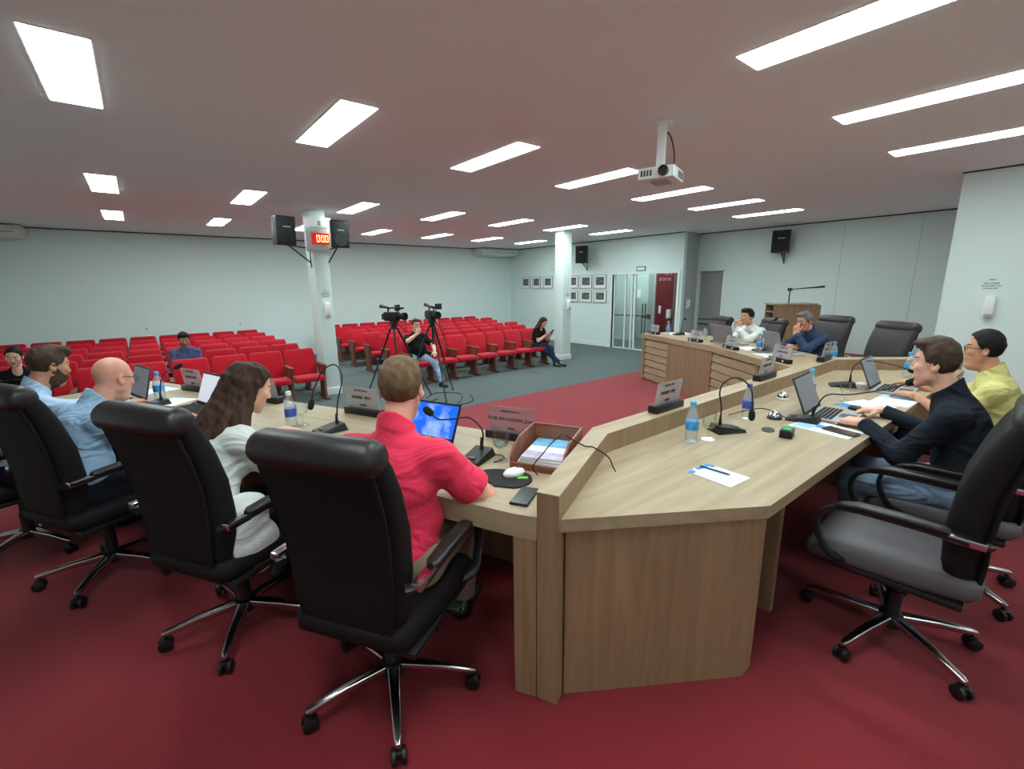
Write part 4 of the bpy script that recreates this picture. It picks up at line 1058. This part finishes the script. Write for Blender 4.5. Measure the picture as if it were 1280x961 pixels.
ph = thing('smartphone', 'dark smartphone lying on the blue and white folder', 'phone', (2.86, .715, Z+.0048), rad(-14)); MB().box((-.038, -.08, 0), (.038, .08, .008), bev=.003).build('body', M['dgrey'], ph); MB().box((-.034, -.074, .0078), (.034, .074, .0088)).build('screen', mat('phone_glass', (60, 52, 48), .15), ph)
bottle((3.55, 1.10, Z), 'water bottle standing behind the laptop of the dark shirt')
goblet((3.68, .93, Z), 'stemmed glass behind the laptop of the dark shirt', .13)
sheets((3.62, .80, Z), rad(70), 'white and blue papers between the two right desk laptops', .21, .30, M['paper'], 2, 'papers', 'document_papers', (('cover_print', (-.10, .06, .0032), (.10, .15, .0038), M['pblue']),))
ms = thing('computer_mouse', 'dark mouse beside the laptop of the dark shirt', 'mouse', (3.46, .80, Z), 0); MB().ball((0, 0, .008), (.03, .05, .022), 14).build('body', M['black'], ms)
bl2 = thing('call_bell', 'small chrome call bell behind the dark shirt laptop', 'bell', (3.42, 1.22, Z)); MB().lathe([(.001, 0), (.040, 0), (.042, .008), (.036, .014), (.001, .014)], 20).build('base', M['white'], bl2); MB().lathe([(.037, .014), (.035, .03), (.024, .045), (.008, .052), (.001, .054)], 20).build('dome', M['chrome'], bl2)
# place of the man in the yellow shirt
laptop((4.28, .78, Z), rad(2), 'open silver laptop of the man in the yellow shirt', 112, 'silver', M['scr_grey'], lidm=M['dgrey'])
gooseneck((4.18, 1.08, Z), rad(205), [(0, .0, .08), (0, .03, .15), (0, .12, .175), (0, .26, .15), (0, .35, .12)], 'gooseneck microphone behind the yellow shirt laptop', .017)
bottle((4.98, .84, Z), 'water bottle beyond the yellow shirt laptop')
goblet((4.88, .75, Z), 'stemmed glass beside the farthest bottle of the right desk')
sheets((3.92, .70, Z), rad(88), 'blue and white papers under the front of the yellow shirt laptop', .21, .32, M['paper'], 2, 'papers', 'document_papers', (('cover_print', (-.10, -.15, .0032), (.10, -.06, .0038), M['plblue']),))
ms = thing('computer_mouse', 'white mouse under the hand of the yellow shirt', 'mouse', (4.32, .98, Z), 0); MB().ball((0, 0, .008), (.03, .05, .022), 14).build('body', M['white'], ms)
# cable over the ledge corner
tag(MB().tube([(1.42, 1.385, Z+.135), (1.44, 1.29, RT+.012), (1.46, 1.25, RT+.010), (1.50, 1.20, RT-.03), (1.52, 1.19, DT+.02), (1.51, 1.165, DT+.006)], .003, 6, spline=6).build('loose_cable', M['blackm'], None), 'thin black cable draped over the corner ledge', 'cable')
# ---- left desk
tr = thing('paper_tray', 'reddish wooden paper tray beside the ledge on the left desk', 'tray', (1.385, 1.465, Z), math.atan2(.46, .89)-PI/2)
Tr = dict(w=.27, d=.36)
MB().box((-.122, -.15, 0), (.122, .15, .010)).build('tray_floor', M['tray'], tr)
for sx in (-1, 1):
    m = MB(); profile_box(m, [(-.15, .0), (.15, .0), (.15, .13), (-.05, .12), (-.12, .09), (-.15, .055)], sx*.122-.005, sx*.122+.005); m.build('side', M['tray'], tr, smooth=0)
MB().box((-.122, .142, 0), (.122, .152, .13)).build('back_wall', M['tray'], tr)
rg = [[(-.135, -.183, 0), (-.135, -.183, .055)]]
MB().box((-.122, -.153, 0), (.122, -.143, .03)).build('front_lip', M['tray'], tr)
for i in range(4):
    mg = thing('magazine', ['white magazine at the bottom of the paper tray', 'white magazine second from the bottom in the paper tray', 'pale magazine second from the top in the paper tray', 'magazine with blue sky cover on top in the paper tray'][i], 'magazine', (1.385+.003*i, 1.465-.002*i, Z+.0115+.0115*i), tr.rotation_euler.z+rad(i*2-3), 'magazines in the tray')
    MB().box((-.098, -.132, 0), (.098, .132, .0105), bev=.002).build('pages', M['paper'], mg)
    if i == 3:
        MB().box((-.097, .02, .0104), (.097, .131, .0112)).build('cover_print', mat('sky_cover', (120, 186, 220), .4, var=.3, vscale=12), mg)
        MB().box((-.097, -.131, .0104), (.097, -.05, .0112)).build('cover_print', mat('lilac_cover', (186, 176, 206), .4, var=.35, vscale=25), mg)
tag(MB().tube([(1.23, 1.36, Z+.004), (1.20, 1.36, Z+.05), (1.25, 1.35, Z+.10), (1.33, 1.38, Z+.12), (1.42, 1.40, Z+.14)], .0028, 6, spline=6).build('thin_cable', M['blackm'], None), 'thin black cable looping in front of the paper tray', 'cable')
mpd = thing('mouse_pad', 'black round mouse pad with pink and green print on the left desk', 'mouse pad', (1.12, 1.40, Z), fL)
rim = [(-.055+.11*math.cos(a)*1.0, .0+.095*math.sin(a)) for a in np.linspace(0, 2*PI, 28)[:-1]]
rim = [(x+(.03 if x > 0 else 0), y*(1 if x > -.05 else .78)) for x, y in rim]
MB().prism(rim, 0, .006).build('pad', M['blackm'], mpd)
MB().lathe([(.020, .006), (.034, .006), (.034, .0068), (.020, .0068)], 18, 0, Mx((-.02, .06, 0))).build('pink_print', mat('pink_print', (216, 110, 130), .7), mpd)
MB().box((.02, -.0, .006), (.065, .022, .0068), M=Mx(rz=.4)).build('green_print', mat('green_print', (110, 190, 90), .7), mpd)
ms = thing('computer_mouse', 'white mouse sitting on the black round mouse pad', 'mouse', (1.15, 1.425, Z+.0065), fL-.6); MB().ball((0, 0, .008), (.031, .052, .024), 16).build('body', M['white'], ms); MB().box((-.003, .012, .026), (.003, .034, .034)).build('wheel', M['dgrey'], ms)
ph = thing('smartphone', 'black smartphone lying by the end of the ledge on the left desk', 'phone', (1.055, 1.243, Z), math.atan2(.5, .87)-PI/2); MB().box((-.036, -.075, 0), (.036, .075, .009), bev=.003).build('body', M['black'], ph); MB().box((-.033, -.07, .0088), (.033, .07, .0096)).build('screen', mat('phone_screen', (36, 38, 42), .2, var=.4, vscale=70), ph)
goblet((1.215, 1.60, Z), 'stemmed glass half full of water beside the paper tray', .16)
wt = MB().lathe([(.001, .064), (.014, .068), (.028, .078), (.037, .098), (.001, .098)], 18).build('water', clear('water', (225, 238, 240), .1), [o for o in C.objects if o.get('label', '').startswith('stemmed glass half')][0])
nameplate((1.445, 1.805, Z), fL, 'clear name plate in front of the red polo shirt, nearest on the left desk', ('1º SECRETÁRIO', 'RAUL PAZUCH DA SILVA', 'MDB'), .27, .15, plate=clear('acrylic_plate_clear', (236, 225, 230), .04, milk=.24, milkcol=(222, 206, 214)))
gooseneck((1.14, 1.69, Z), fL, [(0, .01, .09), (-.05, -.02, .155), (-.12, -.05, .15), (-.20, -.06, .14), (-.245, -.06, .165)], 'gooseneck microphone in front of the red polo shirt', .019)
tag(MB().tube([(1.20, 1.70, Z+.004), (1.25, 1.66, Z+.004), (1.24, 1.61, Z+.004), (1.17, 1.60, Z+.004)], .0026, 6, spline=6).build('thin_cable', M['blackm'], None), 'thin cable coiled beside the red polo shirt microphone', 'cable')
laptop((.99, 2.02, Z), fL-rad(2), 'open laptop with blue sky wallpaper before the red polo shirt', 116, 'black', M['scr_sky'], .32, .205)
nameplate((1.03, 2.81, Z), fL, 'clear name plate left of the red polo shirt on the left desk', (.62, 4), .27, .15)
gooseneck((.745, 2.60, Z), fL-.3, [(0, .015, .12), (-.01, .06, .26), (-.06, .05, .33), (-.11, .0, .30), (-.12, -.06, .20), (-.115, -.085, .125)], 'tall gooseneck microphone arched over the left desk by the woman in white', .017)
bottle((.60, 2.84, Z), 'water bottle with dark blue label in front of the woman in white', 'labeldark', 'white')
goblet((.66, 2.83, Z), 'empty stemmed glass beside the dark label bottle on the left desk')
lt_ = thing('lens_cap', 'small black cap on the left desk near the woman', 'cap', (.52, 2.79, Z)); MB().lathe([(.001, 0), (.02, 0), (.02, .018), (.001, .02)], 14).build('body', M['blackm'], lt_)
nameplate((.62, 3.62, Z), fL, 'clear name plate in front of the woman in white', (.6, 5), .26, .15)
laptop((.16, 3.66, Z), fL-rad(8), 'open laptop with white screen left of the woman in white', 110, 'black', M['scr_white'], .34, .225)
nameplate((.25, 4.42, Z), fL, 'clear name plate beyond the white screen laptop', (.6, 6), .26, .15)
bottle((.02, 4.22, Z), 'water bottle with bright blue label beyond the white screen laptop', r=.036)
gooseneck((-.02, 4.02, Z), fL, [(0, .01, .10), (.01, .04, .18), (.06, .10, .22)], 'gooseneck microphone in front of the bald man', .016)
sheets((.06, 4.05, Z), fL+.3, 'white papers on the left desk in front of the bald man', .21, .29, M['paper'], 2, 'papers', 'document_papers')
sheets((-.02, 4.62, Z), fL, 'stack of white papers near the far end of the left desk', .21, .29, M['paper'], 3, 'papers', 'document_papers', (('cover_print', (-.1, -.14, .0047), (.1, -.1, .0052), M['gap']),))
laptop((-.22, 4.30, Z), fL-rad(10), 'open dark screen laptop before the bald man', 105, 'silver', M['scr_grey'], .36, .24, lidm=M['dgrey'])
ms = thing('computer_mouse', 'dark mouse on the left desk beside the white screen laptop', 'mouse', (.22, 3.86, Z), fL); MB().ball((0, 0, .008), (.03, .05, .02), 14).build('body', M['black'], ms)
# ---- dais desk
fP = face(-.87, .49)
def PD(t, q, second=False):
    """t metres along from the left end (or from the bend), q metres in from the front edge"""
    if second: v = A1+(A2-A1).normalized()*t+n2*q
    else: v = A0+(A1-A0).normalized()*t+n1*q
    return v.x, v.y
f1_, f2_ = face(-.914, .406), face(-.815, .58)
nameplate((*PD(.20, .10), Z), f1_, 'clear name plate at the left end of the dais desk', (.5, 7), .22, .12, True)
bottle((*PD(.34, .26), Z), 'water bottle at the left end of the dais desk')
gooseneck((*PD(.42, .40), Z), f1_+PI, [(0, .0, .10), (.03, .0, .20), (.09, -.02, .25), (.16, -.06, .23)], 'gooseneck microphone at the left end of the dais desk', .015)
sheets((*PD(.30, .45), Z), f1_, 'white papers at the left end of the dais desk', .3, .3, M['paper'], 2, 'papers', 'document_papers')
nameplate((*PD(1.26, .09), Z), f1_, 'clear name plate second from the left on the dais desk', (.5, 8), .24, .12, True)
bottle((*PD(1.12, .35), Z), 'clear water bottle behind the second dais name plate', 'pet', 'dgrey', .2)
goblet((*PD(1.20, .42), Z), 'stemmed glass left of the dais laptop'); goblet((*PD(1.05, .42), Z), 'stemmed glass beside the clear bottle on the dais', .14)
gooseneck((*PD(1.38, .36), Z), f1_+PI, [(0, .0, .08), (.0, .02, .16), (.02, .06, .22)], 'gooseneck microphone beside the left dais laptop', .016)
laptop((*PD(1.62, .38), Z), f1_+rad(4), 'open grey laptop before the man in the white top', 108, 'silver', M['scr_dark'], .36, .25, lidm=mat('laptop_lid', (132, 130, 134), .4, metal=.1))
nameplate((*PD(.34, .09, True), Z), f2_, 'clear name plate in front of the man in the white top', (.5, 9), .26, .13, True)
sheets((*PD(.34, .32, True), Z), f2_, 'white papers behind the name plate of the man in the white top', .3, .22, M['paper'], 3, 'papers', 'document_papers')
gooseneck((*PD(.52, .36, True), Z), f2_+PI, [(0, .0, .14), (.0, .02, .28), (.02, .08, .33)], 'thin gooseneck microphone right of the man in the white top', .014)
bottle((*PD(.62, .28, True), Z), 'water bottle with blue label between the two dais laptops', r=.035)
goblet((*PD(.70, .24, True), Z), 'stemmed glass beside the bottle between the dais laptops', .12)
laptop((*PD(.80, .48, True), Z), f2_-rad(6), 'open grey laptop before the man in the blue shirt', 105, 'silver', M['scr_dark'], .36, .25, lidm=C.objects[[o.name for o in C.objects if o.name.startswith('lid')][-1]].data.materials[0])
sheets((*PD(.88, .24, True), Z), f2_, 'white papers in front of the blue shirt laptop', .3, .24, M['paper'], 2, 'papers', 'document_papers')
mg = thing('mug', 'pale pink mug beside the papers on the dais desk', 'mug', (*PD(1.02, .34, True), Z)); MB().lathe([(.001, 0), (.036, 0), (.038, .01), (.038, .1), (.033, .1), (.033, .012), (.001, .012)], 18).build('cup', mat('pink_glaze', (220, 178, 196), .35), mg); MB().tube([(.036, 0, .08), (.062, 0, .075), (.062, 0, .035), (.036, 0, .025)], .006, 8, spline=5).build('handle', C.objects[[o.name for o in C.objects if o.name.startswith('cup')][-1]].data.materials[0], mg)
nameplate((*PD(1.30, .09, True), Z), f2_, 'clear name plate in front of the man in the blue shirt', (.62, 10), .28, .13, True)
bottle((*PD(1.42, .56, True), Z), 'water bottle right of the man in the blue shirt')
goblet((*PD(1.52, .46, True), Z), 'stemmed glass right of the man in the blue shirt', .16)
laptop((*PD(1.40, .78, True), Z), f2_-.5, 'low closed grey laptop at the right end of the dais', 172, 'dgrey', M['scr_dark'], .3, .2)
# ------------------------------------------------------------------ camcorders on tripods
def tripod(loc, apex, feet, label, rz=0):
    t = thing('tripod', label, 'tripod', loc, 0, 'camera tripods')
    for fx, fy in feet:
        a = Vector((fx*.10, fy*.10, apex-.12)); b = Vector((fx, fy, .015)); m = a.lerp(b, .5)
        lg = MB().tube([a, m], .017, 8).tube([m-(m-a)*.05, b], .012, 8).ball(tuple(b), .02, 8).build('leg', M['black'], t)
        MB().ball(tuple(m), .026, 8).build('lock_knob', M['dgrey'], lg)
    MB().lathe([(.001, apex-.42), (.016, apex-.42), (.016, apex-.14), (.055, apex-.13), (.055, apex-.08), (.03, apex-.06), (.03, apex-.04), (.001, apex-.04)], 14).build('column', M['black'], t)
    MB().box((-.05, -.06, apex-.06), (.05, .06, apex), M=Mx(rz=rz), bev=.01).tube([(.04, -.02, apex-.04), (.10, -.28, apex-.16)], .009, 8, M=Mx(rz=rz)).build('pan_head', M['black'], t)
    return t
def camcorder(loc, rz, label, big=True):
    t = thing('camcorder', label, 'video camera', loc, rz, 'video cameras')
    MB().box((-.06, -.16, 0), (.06, .10, .15), bev=.018).build('body', M['black'], t)
    MB().lathe([(.001, 0), (.045, 0), (.05, .03), (.05, .10), (.062, .105), (.064, .16), (.05, .16), (.045, .12), (.001, .12)], 18, 0, Mx((0, .10, .08), rx=-PI/2)).build('lens', M['blackm'], t)
    MB().tube([(0, -.10, .14), (0, -.09, .20), (0, .02, .22), (0, .09, .20), (0, .10, .15)], .014, 8, spline=4).build('carry_handle', M['black'], t)
    MB().tube([(0, -.06, .21), (0, -.20, .235), (0, -.26, .24)], [.018, .024, .034], 10).build('viewfinder', M['black'], t)
    MB().box((-.19, -.02, .16), (-.07, .0, .26), bev=.005).build('flip_screen', M['black'], t)
    MB().tube([(.02, .06, .20), (.02, .24, .215)], .016, 8).build('microphone', M['foam'], t)
    MB().box((-.05, -.21, .02), (.05, -.15, .12), bev=.008).build('battery', M['dgrey'], t)
    return t
tripod((3.26, 7.20, 0), 1.36, [(-.36, .52), (-.22, -.55), (.60, -.05)], 'black tripod at left carrying the larger video camera')
camcorder((3.26, 7.20, 1.362), face(.42, -.90), 'larger black video camera on the left tripod')
tripod((3.82, 6.90, 0), 1.37, [(-.52, .22), (-.08, -.50), (.54, .30)], 'black tripod at right, nearest the seated cameraman')
camcorder((3.82, 6.90, 1.372), face(-.12, -.99), 'smaller black video camera on the right tripod')
for nm, pts, lab in (('floor_cable', [(2.75, 8.3, .005), (3.0, 7.9, .005), (3.3, 7.8, .005), (3.5, 7.4, .005), (3.7, 7.1, .005)], 'black cable on the grey floor from the clock pillar to the tripods'),
                     ('floor_cable', [(3.7, 7.0, .005), (4.0, 7.2, .005), (4.3, 6.9, .005), (4.1, 6.5, .005), (3.7, 6.2, .005), (3.5, 6.6, .005), (3.8, 6.8, .005)], 'black cable coiled on the floor under the right tripod'),
                     ('floor_cable', [(3.6, 6.4, .005), (3.9, 6.2, .005), (4.2, 6.3, .005), (4.4, 6.7, .005)], 'black cable looping in front of the right tripod')):
    tag(MB().tube(pts, .007, 6, spline=8).build(nm, M['blackm'], None), lab, 'cable', 'floor cables')
# ------------------------------------------------------------------ people
def skin(n, c): return mat('skin_'+n, c, .5, spec=.35, var=.07, vscale=30, bump=.06, bscale=260)
def hairmat(n, c, v=.45): return mat('hair_'+n, c, .65, spec=.22, var=v, vscale=40, stretch=(1, 1, .25), bump=.5, bscale=160)
SK = dict(fair=skin('fair', (226, 172, 150)), pink=skin('pink', (222, 160, 140)), tan=skin('tan', (196, 140, 112)), brown=skin('brown', (172, 118, 92)))
HR = dict(blond=hairmat('light_brown', (104, 80, 58), .35), brown=hairmat('dark_brown', (68, 50, 40)), long=hairmat('long_brown', (64, 42, 32), .55), black=hairmat('black', (24, 20, 20)), grey=hairmat('grey', (98, 94, 94), .3), fringe=hairmat('grey_fringe', (168, 140, 122), .15))
CL = dict(red=mat('red_polo_knit', (228, 52, 84), .85, bump=.15, bscale=600, spec=.2, sheen=.1, fold=.6), lblue=mat('light_blue_cotton', (158, 188, 218), .8, var=.05, vscale=40, bump=.1, bscale=400, spec=.2, fold=.75),
          lblue2=mat('pale_blue_cotton', (168, 194, 222), .8, var=.05, vscale=40, bump=.1, bscale=400, spec=.2, fold=.75), white=mat('white_blazer_cloth', (222, 226, 222), .85, bump=.12, bscale=300, spec=.2, fold=.65),
          dark=mat('dark_navy_fleck_cotton', (28, 32, 42), .85, var=.5, vscale=420, bump=.15, bscale=400, spec=.2, fold=.65), yellow=mat('yellow_polo_knit', (214, 206, 134), .85, bump=.15, bscale=500, spec=.2, fold=.65),
          blue=mat('slate_blue_cotton', (52, 65, 92), .85, bump=.12, bscale=400, spec=.2, fold=.65), plaid=mat('blue_plaid_cotton', (80, 92, 128), .85, var=.4, vscale=22, spec=.2), black=mat('black_cotton', (18, 16, 20), .85, spec=.2),
          hoodie=mat('white_hooded_cotton', (226, 230, 226), .85, bump=.1, bscale=300, spec=.2, fold=.65), jeans=mat('washed_denim', (140, 162, 190), .85, var=.3, vscale=9, bump=.2, bscale=500, spec=.2, fold=.75), djeans=mat('dark_denim', (34, 44, 70), .85, var=.3, vscale=9, spec=.2),
          khaki=mat('khaki_cotton', (138, 124, 104), .85, spec=.2), navy=mat('dark_trousers', (22, 24, 36), .85, spec=.2), shoe=mat('dark_leather_shoe', (24, 20, 18), .4), sneaker=mat('dark_sneaker', (40, 40, 44), .6))
GL = mat('thin_dark_metal', (34, 32, 34), .35, metal=.6)
def rel(loc, yaw, p):
    a = rad(yaw); f = (math.cos(a), math.sin(a)); r = (f[1], -f[0])
    return (loc[0]+r[0]*p[0]+f[0]*p[1], loc[1]+r[1]*p[0]+f[1]*p[1], loc[2]+p[2])
def drel(yaw, p): return rel((0, 0, 0), yaw, p)
D = DT
# left desk, nearest first
L = (.625, 1.515, PZ)
person('person', 'man in red polo shirt with his back turned, nearest person on the left desk', L, 38, SK['pink'], HR['blond'], CL['red'], CL['khaki'], CL['shoe'], seat=.47, s=1.0, fat=1.2, w=1.06, lean=6, curve=8,
       head=(12, 6, 0), rh=dict(w=(1.00, 1.62, D+.03), u=(.0, 1, 0), n=(0, 0, -1), curl=15), lh=dict(w=(.98, 2.02, D+.03), u=(.8, .5, 0), curl=15),
       rpole=(.40, -.66, -.68), sleeve='short', vox=.005, hair='short', wr=.0034, hem=.10, seed=1, thin=-.12, hairthick=.9)
L = (.09, 2.30, PZ)
person('person', 'woman in white blazer with long wavy brown hair bending over the left desk', L, 24, SK['fair'], HR['long'], CL['white'], CL['navy'], CL['shoe'], seat=.48, s=.96, lean=15, curve=14, head=(-16, 22, 0), neckf=8, female=True, collar=False,
       rh=dict(w=(.58, 2.40, D+.03), u=(.6, .8, 0), curl=20), lh=dict(w=(.48, 2.68, D+.03), u=(.9, .2, 0), curl=20), hair='long', vox=.005, hem=.10, flap=True, seed=2, shirt_name='blazer', w=.98, scoop=True)
L = (-.42, 3.21, PZ)
person('person', 'bald man with glasses in light blue shirt bending over the left desk', L, 24, SK['pink'], HR['fringe'], CL['lblue'], CL['navy'], CL['shoe'], seat=.45, s=.97, fat=1.16, w=1.08, lean=14, curve=15, head=(14, 14, 0), neckf=4,
       rh=dict(w=(.08, 3.38, D+.03), u=(.7, .7, 0)), lh=dict(w=(-.02, 3.68, D+.03), u=(.9, .2, 0)), hair=None, vox=.0055, glasses=GL, hem=.06, seed=3, wr=.003)
L = (-.70, 3.86, PZ)
person('person', 'man with dark full beard in pale blue shirt, far end of left desk', L, 22, SK['tan'], HR['brown'], CL['lblue2'], CL['navy'], CL['shoe'], seat=.45, s=.98, fat=1.1, w=1.06, lean=12, curve=12, head=(4, 16, 0),
       rh=dict(w=(-.16, 4.10, D+.03), u=(.7, .7, 0)), lh=dict(w=(-.30, 4.40, D+.03), u=(.9, .2, 0)), hair='quiff', vox=.006, beard=.012, seed=4, wr=.003)
# right desk
L = (3.06, .22, PZ)
person('person', 'man in dark speckled shirt and jeans typing on a laptop, side view', L, 93, SK['fair'], HR['brown'], CL['dark'], CL['jeans'], CL['shoe'], seat=.47, s=.99, fat=1.04, w=1.0, lean=10, curve=10, head=(0, 5, 0), neckf=0, hs=(1, .88, 1.06),
       lh=dict(w=(3.00, .66, D+.045), u=(.25, .96, -.10), n=(.1, 0, -1), curl=[24, 26, 28, 30]), rh=dict(w=(3.38, .66, D+.045), u=(-.45, .9, -.10), n=(-.1, 0, -1), curl=[18, 26, 30, 30]), lpole=(-.35, -.2, -.9), rpole=(.5, -.2, -.85),
       lfoot=(-.10, .40), rfoot=(.13, .36), vox=.0046, hair='short', hairthick=1.15, seed=5, wr=.002, hem=.05)
L = (4.13, .21, PZ)
person('person', 'man with glasses in yellow polo shirt using a white mouse', L, 94, SK['tan'], HR['black'], CL['yellow'], CL['djeans'], CL['shoe'], seat=.44, s=.97, fat=1.14, w=1.04, lean=6, curve=8, head=(4, 2, 0), hs=(1, .9, 1.05),
       rh=dict(w=(4.47, .70, D+.045), u=(.0, 1, -.05), n=(0, 0, -1), curl=[20, 22, 24, 28]), lh=dict(w=(4.02, .62, D+.04), u=(.2, .9, 0)), vox=.0052, sleeve='short', hair='dome', glasses=GL, seed=6)
# dais
L = (6.86, 2.84, PZ)
person('person', 'man in white hooded top resting his chin on his hand at the dais', L, 157, SK['tan'], HR['black'], CL['hoodie'], CL['djeans'], CL['shoe'], seat=.46, s=.95, lean=18, curve=12, head=(6, 2, 0), neckf=-8,
       lh=dict(w=rel(L, 157, (-.03, .44, .955)), u=drel(157, (.15, -.1, .9)), n=drel(157, (.2, -.9, 0)), curl=[45, 50, 50, 50]), rh=dict(w=rel(L, 157, (.10, .42, .81)), u=drel(157, (-.9, .3, .0)), curl=25),
       lpole=drel(157, (-.7, .3, -.7)), rpole=drel(157, (.7, .3, -.7)), vox=.007, hair='quiff', seed=7)
L = (6.50, 1.98, PZ)
person('person', 'grey haired man with glasses in blue shirt at the dais, hand over mouth', L, 150, SK['tan'], HR['grey'], CL['blue'], CL['djeans'], CL['shoe'], seat=.46, s=.95, fat=1.1, w=1.04, lean=14, curve=14, head=(8, 12, 0),
       lh=dict(w=rel(L, 150, (-.05, .38, .955)), u=drel(150, (.2, -.05, .95)), n=drel(150, (.1, -1, 0)), curl=[25, 30, 35, 40]), rh=dict(w=rel(L, 150, (.02, .40, .80)), u=drel(150, (-.9, .2, .0))),
       lpole=drel(150, (-.5, .5, -.8)), rpole=drel(150, (.8, .2, -.5)), vox=.007, hair='short', glasses=GL, seed=8)
wtch = tag(MB().tube([(.034*math.cos(a), .034*math.sin(a), 0) for a in np.linspace(0, 2*PI, 17)], .006, 8).build('wristwatch', M['silver'], None), 'silver watch on the wrist of the man in the blue shirt', 'watch')
wtch.location = rel(L, 150, (-.05, .38, .945)); wtch.rotation_euler = (0, .1, 0)
# audience
L = (.475, 9.30, 0)
person('person', 'young man in blue plaid shirt sitting alone in the left block, looking down', L, 270, SK['tan'], HR['black'], CL['plaid'], CL['djeans'], CL['sneaker'], seat=.44, s=.97, lean=8, curve=10, head=(0, 22, 0), vox=.009, hair='quiff',
       lh=dict(w=rel(L, 270, (-.08, .36, .66)), curl=30), rh=dict(w=rel(L, 270, (.08, .36, .66)), curl=30), seed=9)
L = (-1.30, 8.27, 0)
person('person', 'dark haired woman in black top reading a tablet at the left edge', L, 272, SK['fair'], HR['black'], CL['black'], CL['navy'], CL['shoe'], seat=.44, s=.97, lean=4, curve=8, head=(-10, 16, -6), vox=.008, hair='dome', female=True, collar=False, scoop=True,
       lh=dict(w=rel(L, 272, (-.16, .34, .80)), u=drel(272, (.3, .3, .6)), n=drel(272, (0, .7, .5)), curl=30), rh=dict(w=rel(L, 272, (.14, .33, .80)), u=drel(272, (.2, .3, .7)), n=drel(272, (0, .7, .5)), curl=30), seed=10)
tb = thing('tablet', 'dark tablet held by the woman in black at the left edge', 'tablet', rel(L, 272, (.06, .40, .84)), rad(272)-PI/2)
MB().box((-.13, -.005, -.09), (.13, .005, .09), M=Mx(rx=rad(-48)), bev=.003).build('body', M['black'], tb); MB().box((-.12, -.0062, -.08), (.12, -.0045, .08), M=Mx(rx=rad(-48))).build('screen', M['scr_dark'], tb)
L = (4.23, 8.33, 0)
person('person', 'cameraman in black polo shirt slouching in the front row, hand to face', L, 266, SK['fair'], HR['brown'], CL['black'], CL['jeans'], CL['sneaker'], seat=.44, s=1.0, fat=1.28, w=1.08, lean=-6, curve=10, head=(0, 4, 0), vox=.0085, hair='short', glasses=GL, sleeve='short',
       rh=dict(w=rel(L, 266, (.06, .235, 1.02)), u=drel(266, (-.45, .05, .8)), n=drel(266, (-.1, -1, 0)), curl=[50, 55, 55, 55]), lh=dict(w=rel(L, 266, (-.22, .36, .64)), curl=25), rpole=drel(266, (.85, .25, -.5)), lpole=drel(266, (-.8, -.3, -.4)),
       lfoot=(-.20, .68), rfoot=(.24, .52), kneeout=.5, hem=.08, seed=11)
L = (7.40, 8.26, 0)
person('person', 'woman in black T-shirt and jeans looking at her phone, front row end', L, 280, SK['fair'], HR['long'], CL['black'], CL['djeans'], CL['sneaker'], seat=.43, s=.92, lean=12, curve=14, head=(4, 26, 0), neckf=6, vox=.008, hair='long', female=True, collar=False, scoop=True, sleeve='short', fat=1.1,
       rh=dict(w=rel(L, 280, (.06, .36, .76)), u=drel(280, (-.25, .7, .35)), n=drel(280, (-.6, 0, .6)), curl=35), lh=dict(w=rel(L, 280, (-.10, .38, .76)), u=drel(280, (.25, .7, .35)), n=drel(280, (.6, 0, .6)), curl=35),
       lfoot=(-.06, .60), rfoot=(-.16, .70), kneeout=.05, seed=12, hem=.09)
ph = thing('smartphone', 'smartphone held by the woman in the black T-shirt', 'phone', rel(L, 280, (-.02, .47, .83)), rad(280)-PI/2)
MB().box((-.036, -.004, -.07), (.036, .004, .07), M=Mx(rx=rad(-40)), bev=.002).build('body', mat('violet_phone_case', (58, 48, 110), .4), ph)
# ------------------------------------------------------------------ camera, light, view
sc = bpy.context.scene
f_, yw, pt, rl = 567.7123, .6769, .2150, .0127
w_ = np.array([math.sin(yw)*math.cos(pt), math.cos(yw)*math.cos(pt), -math.sin(pt)]); r_ = np.array([math.cos(yw), -math.sin(yw), 0.]); d_ = np.cross(w_, r_)
c_, s_ = math.cos(rl), math.sin(rl); r2, dd2 = c_*r_+s_*d_, -s_*r_+c_*d_
cam = bpy.data.cameras.new('camera'); cam.sensor_width = 36; cam.lens = 36*f_/1280; cam.clip_start = .02
co = bpy.data.objects.new('camera', cam); C.objects.link(co)
co.matrix_world = Matrix(((r2[0], -dd2[0], -w_[0], 0), (r2[1], -dd2[1], -w_[1], 0), (r2[2], -dd2[2], -w_[2], H), (0, 0, 0, 1)))
sc.camera = co
wd = bpy.data.worlds.new('world'); sc.world = wd; wd.use_nodes = True
wd.node_tree.nodes['Background'].inputs[0].default_value = (.5, .55, .6, 1); wd.node_tree.nodes['Background'].inputs[1].default_value = .0
sc.view_settings.view_transform = 'Standard'; sc.view_settings.look = 'None'; sc.view_settings.gamma = 1; sc.view_settings.use_curve_mapping = False
sc.view_settings.exposure = 0.0
sc.cycles.use_denoising = True
sc.cycles.max_bounces = 8; sc.cycles.diffuse_bounces = 4; sc.cycles.glossy_bounces = 3; sc.cycles.transmission_bounces = 4; sc.cycles.transparent_max_bounces = 12
sc.cycles.sample_clamp_indirect = 6; sc.cycles.caustics_reflective = False; sc.cycles.caustics_refractive = False
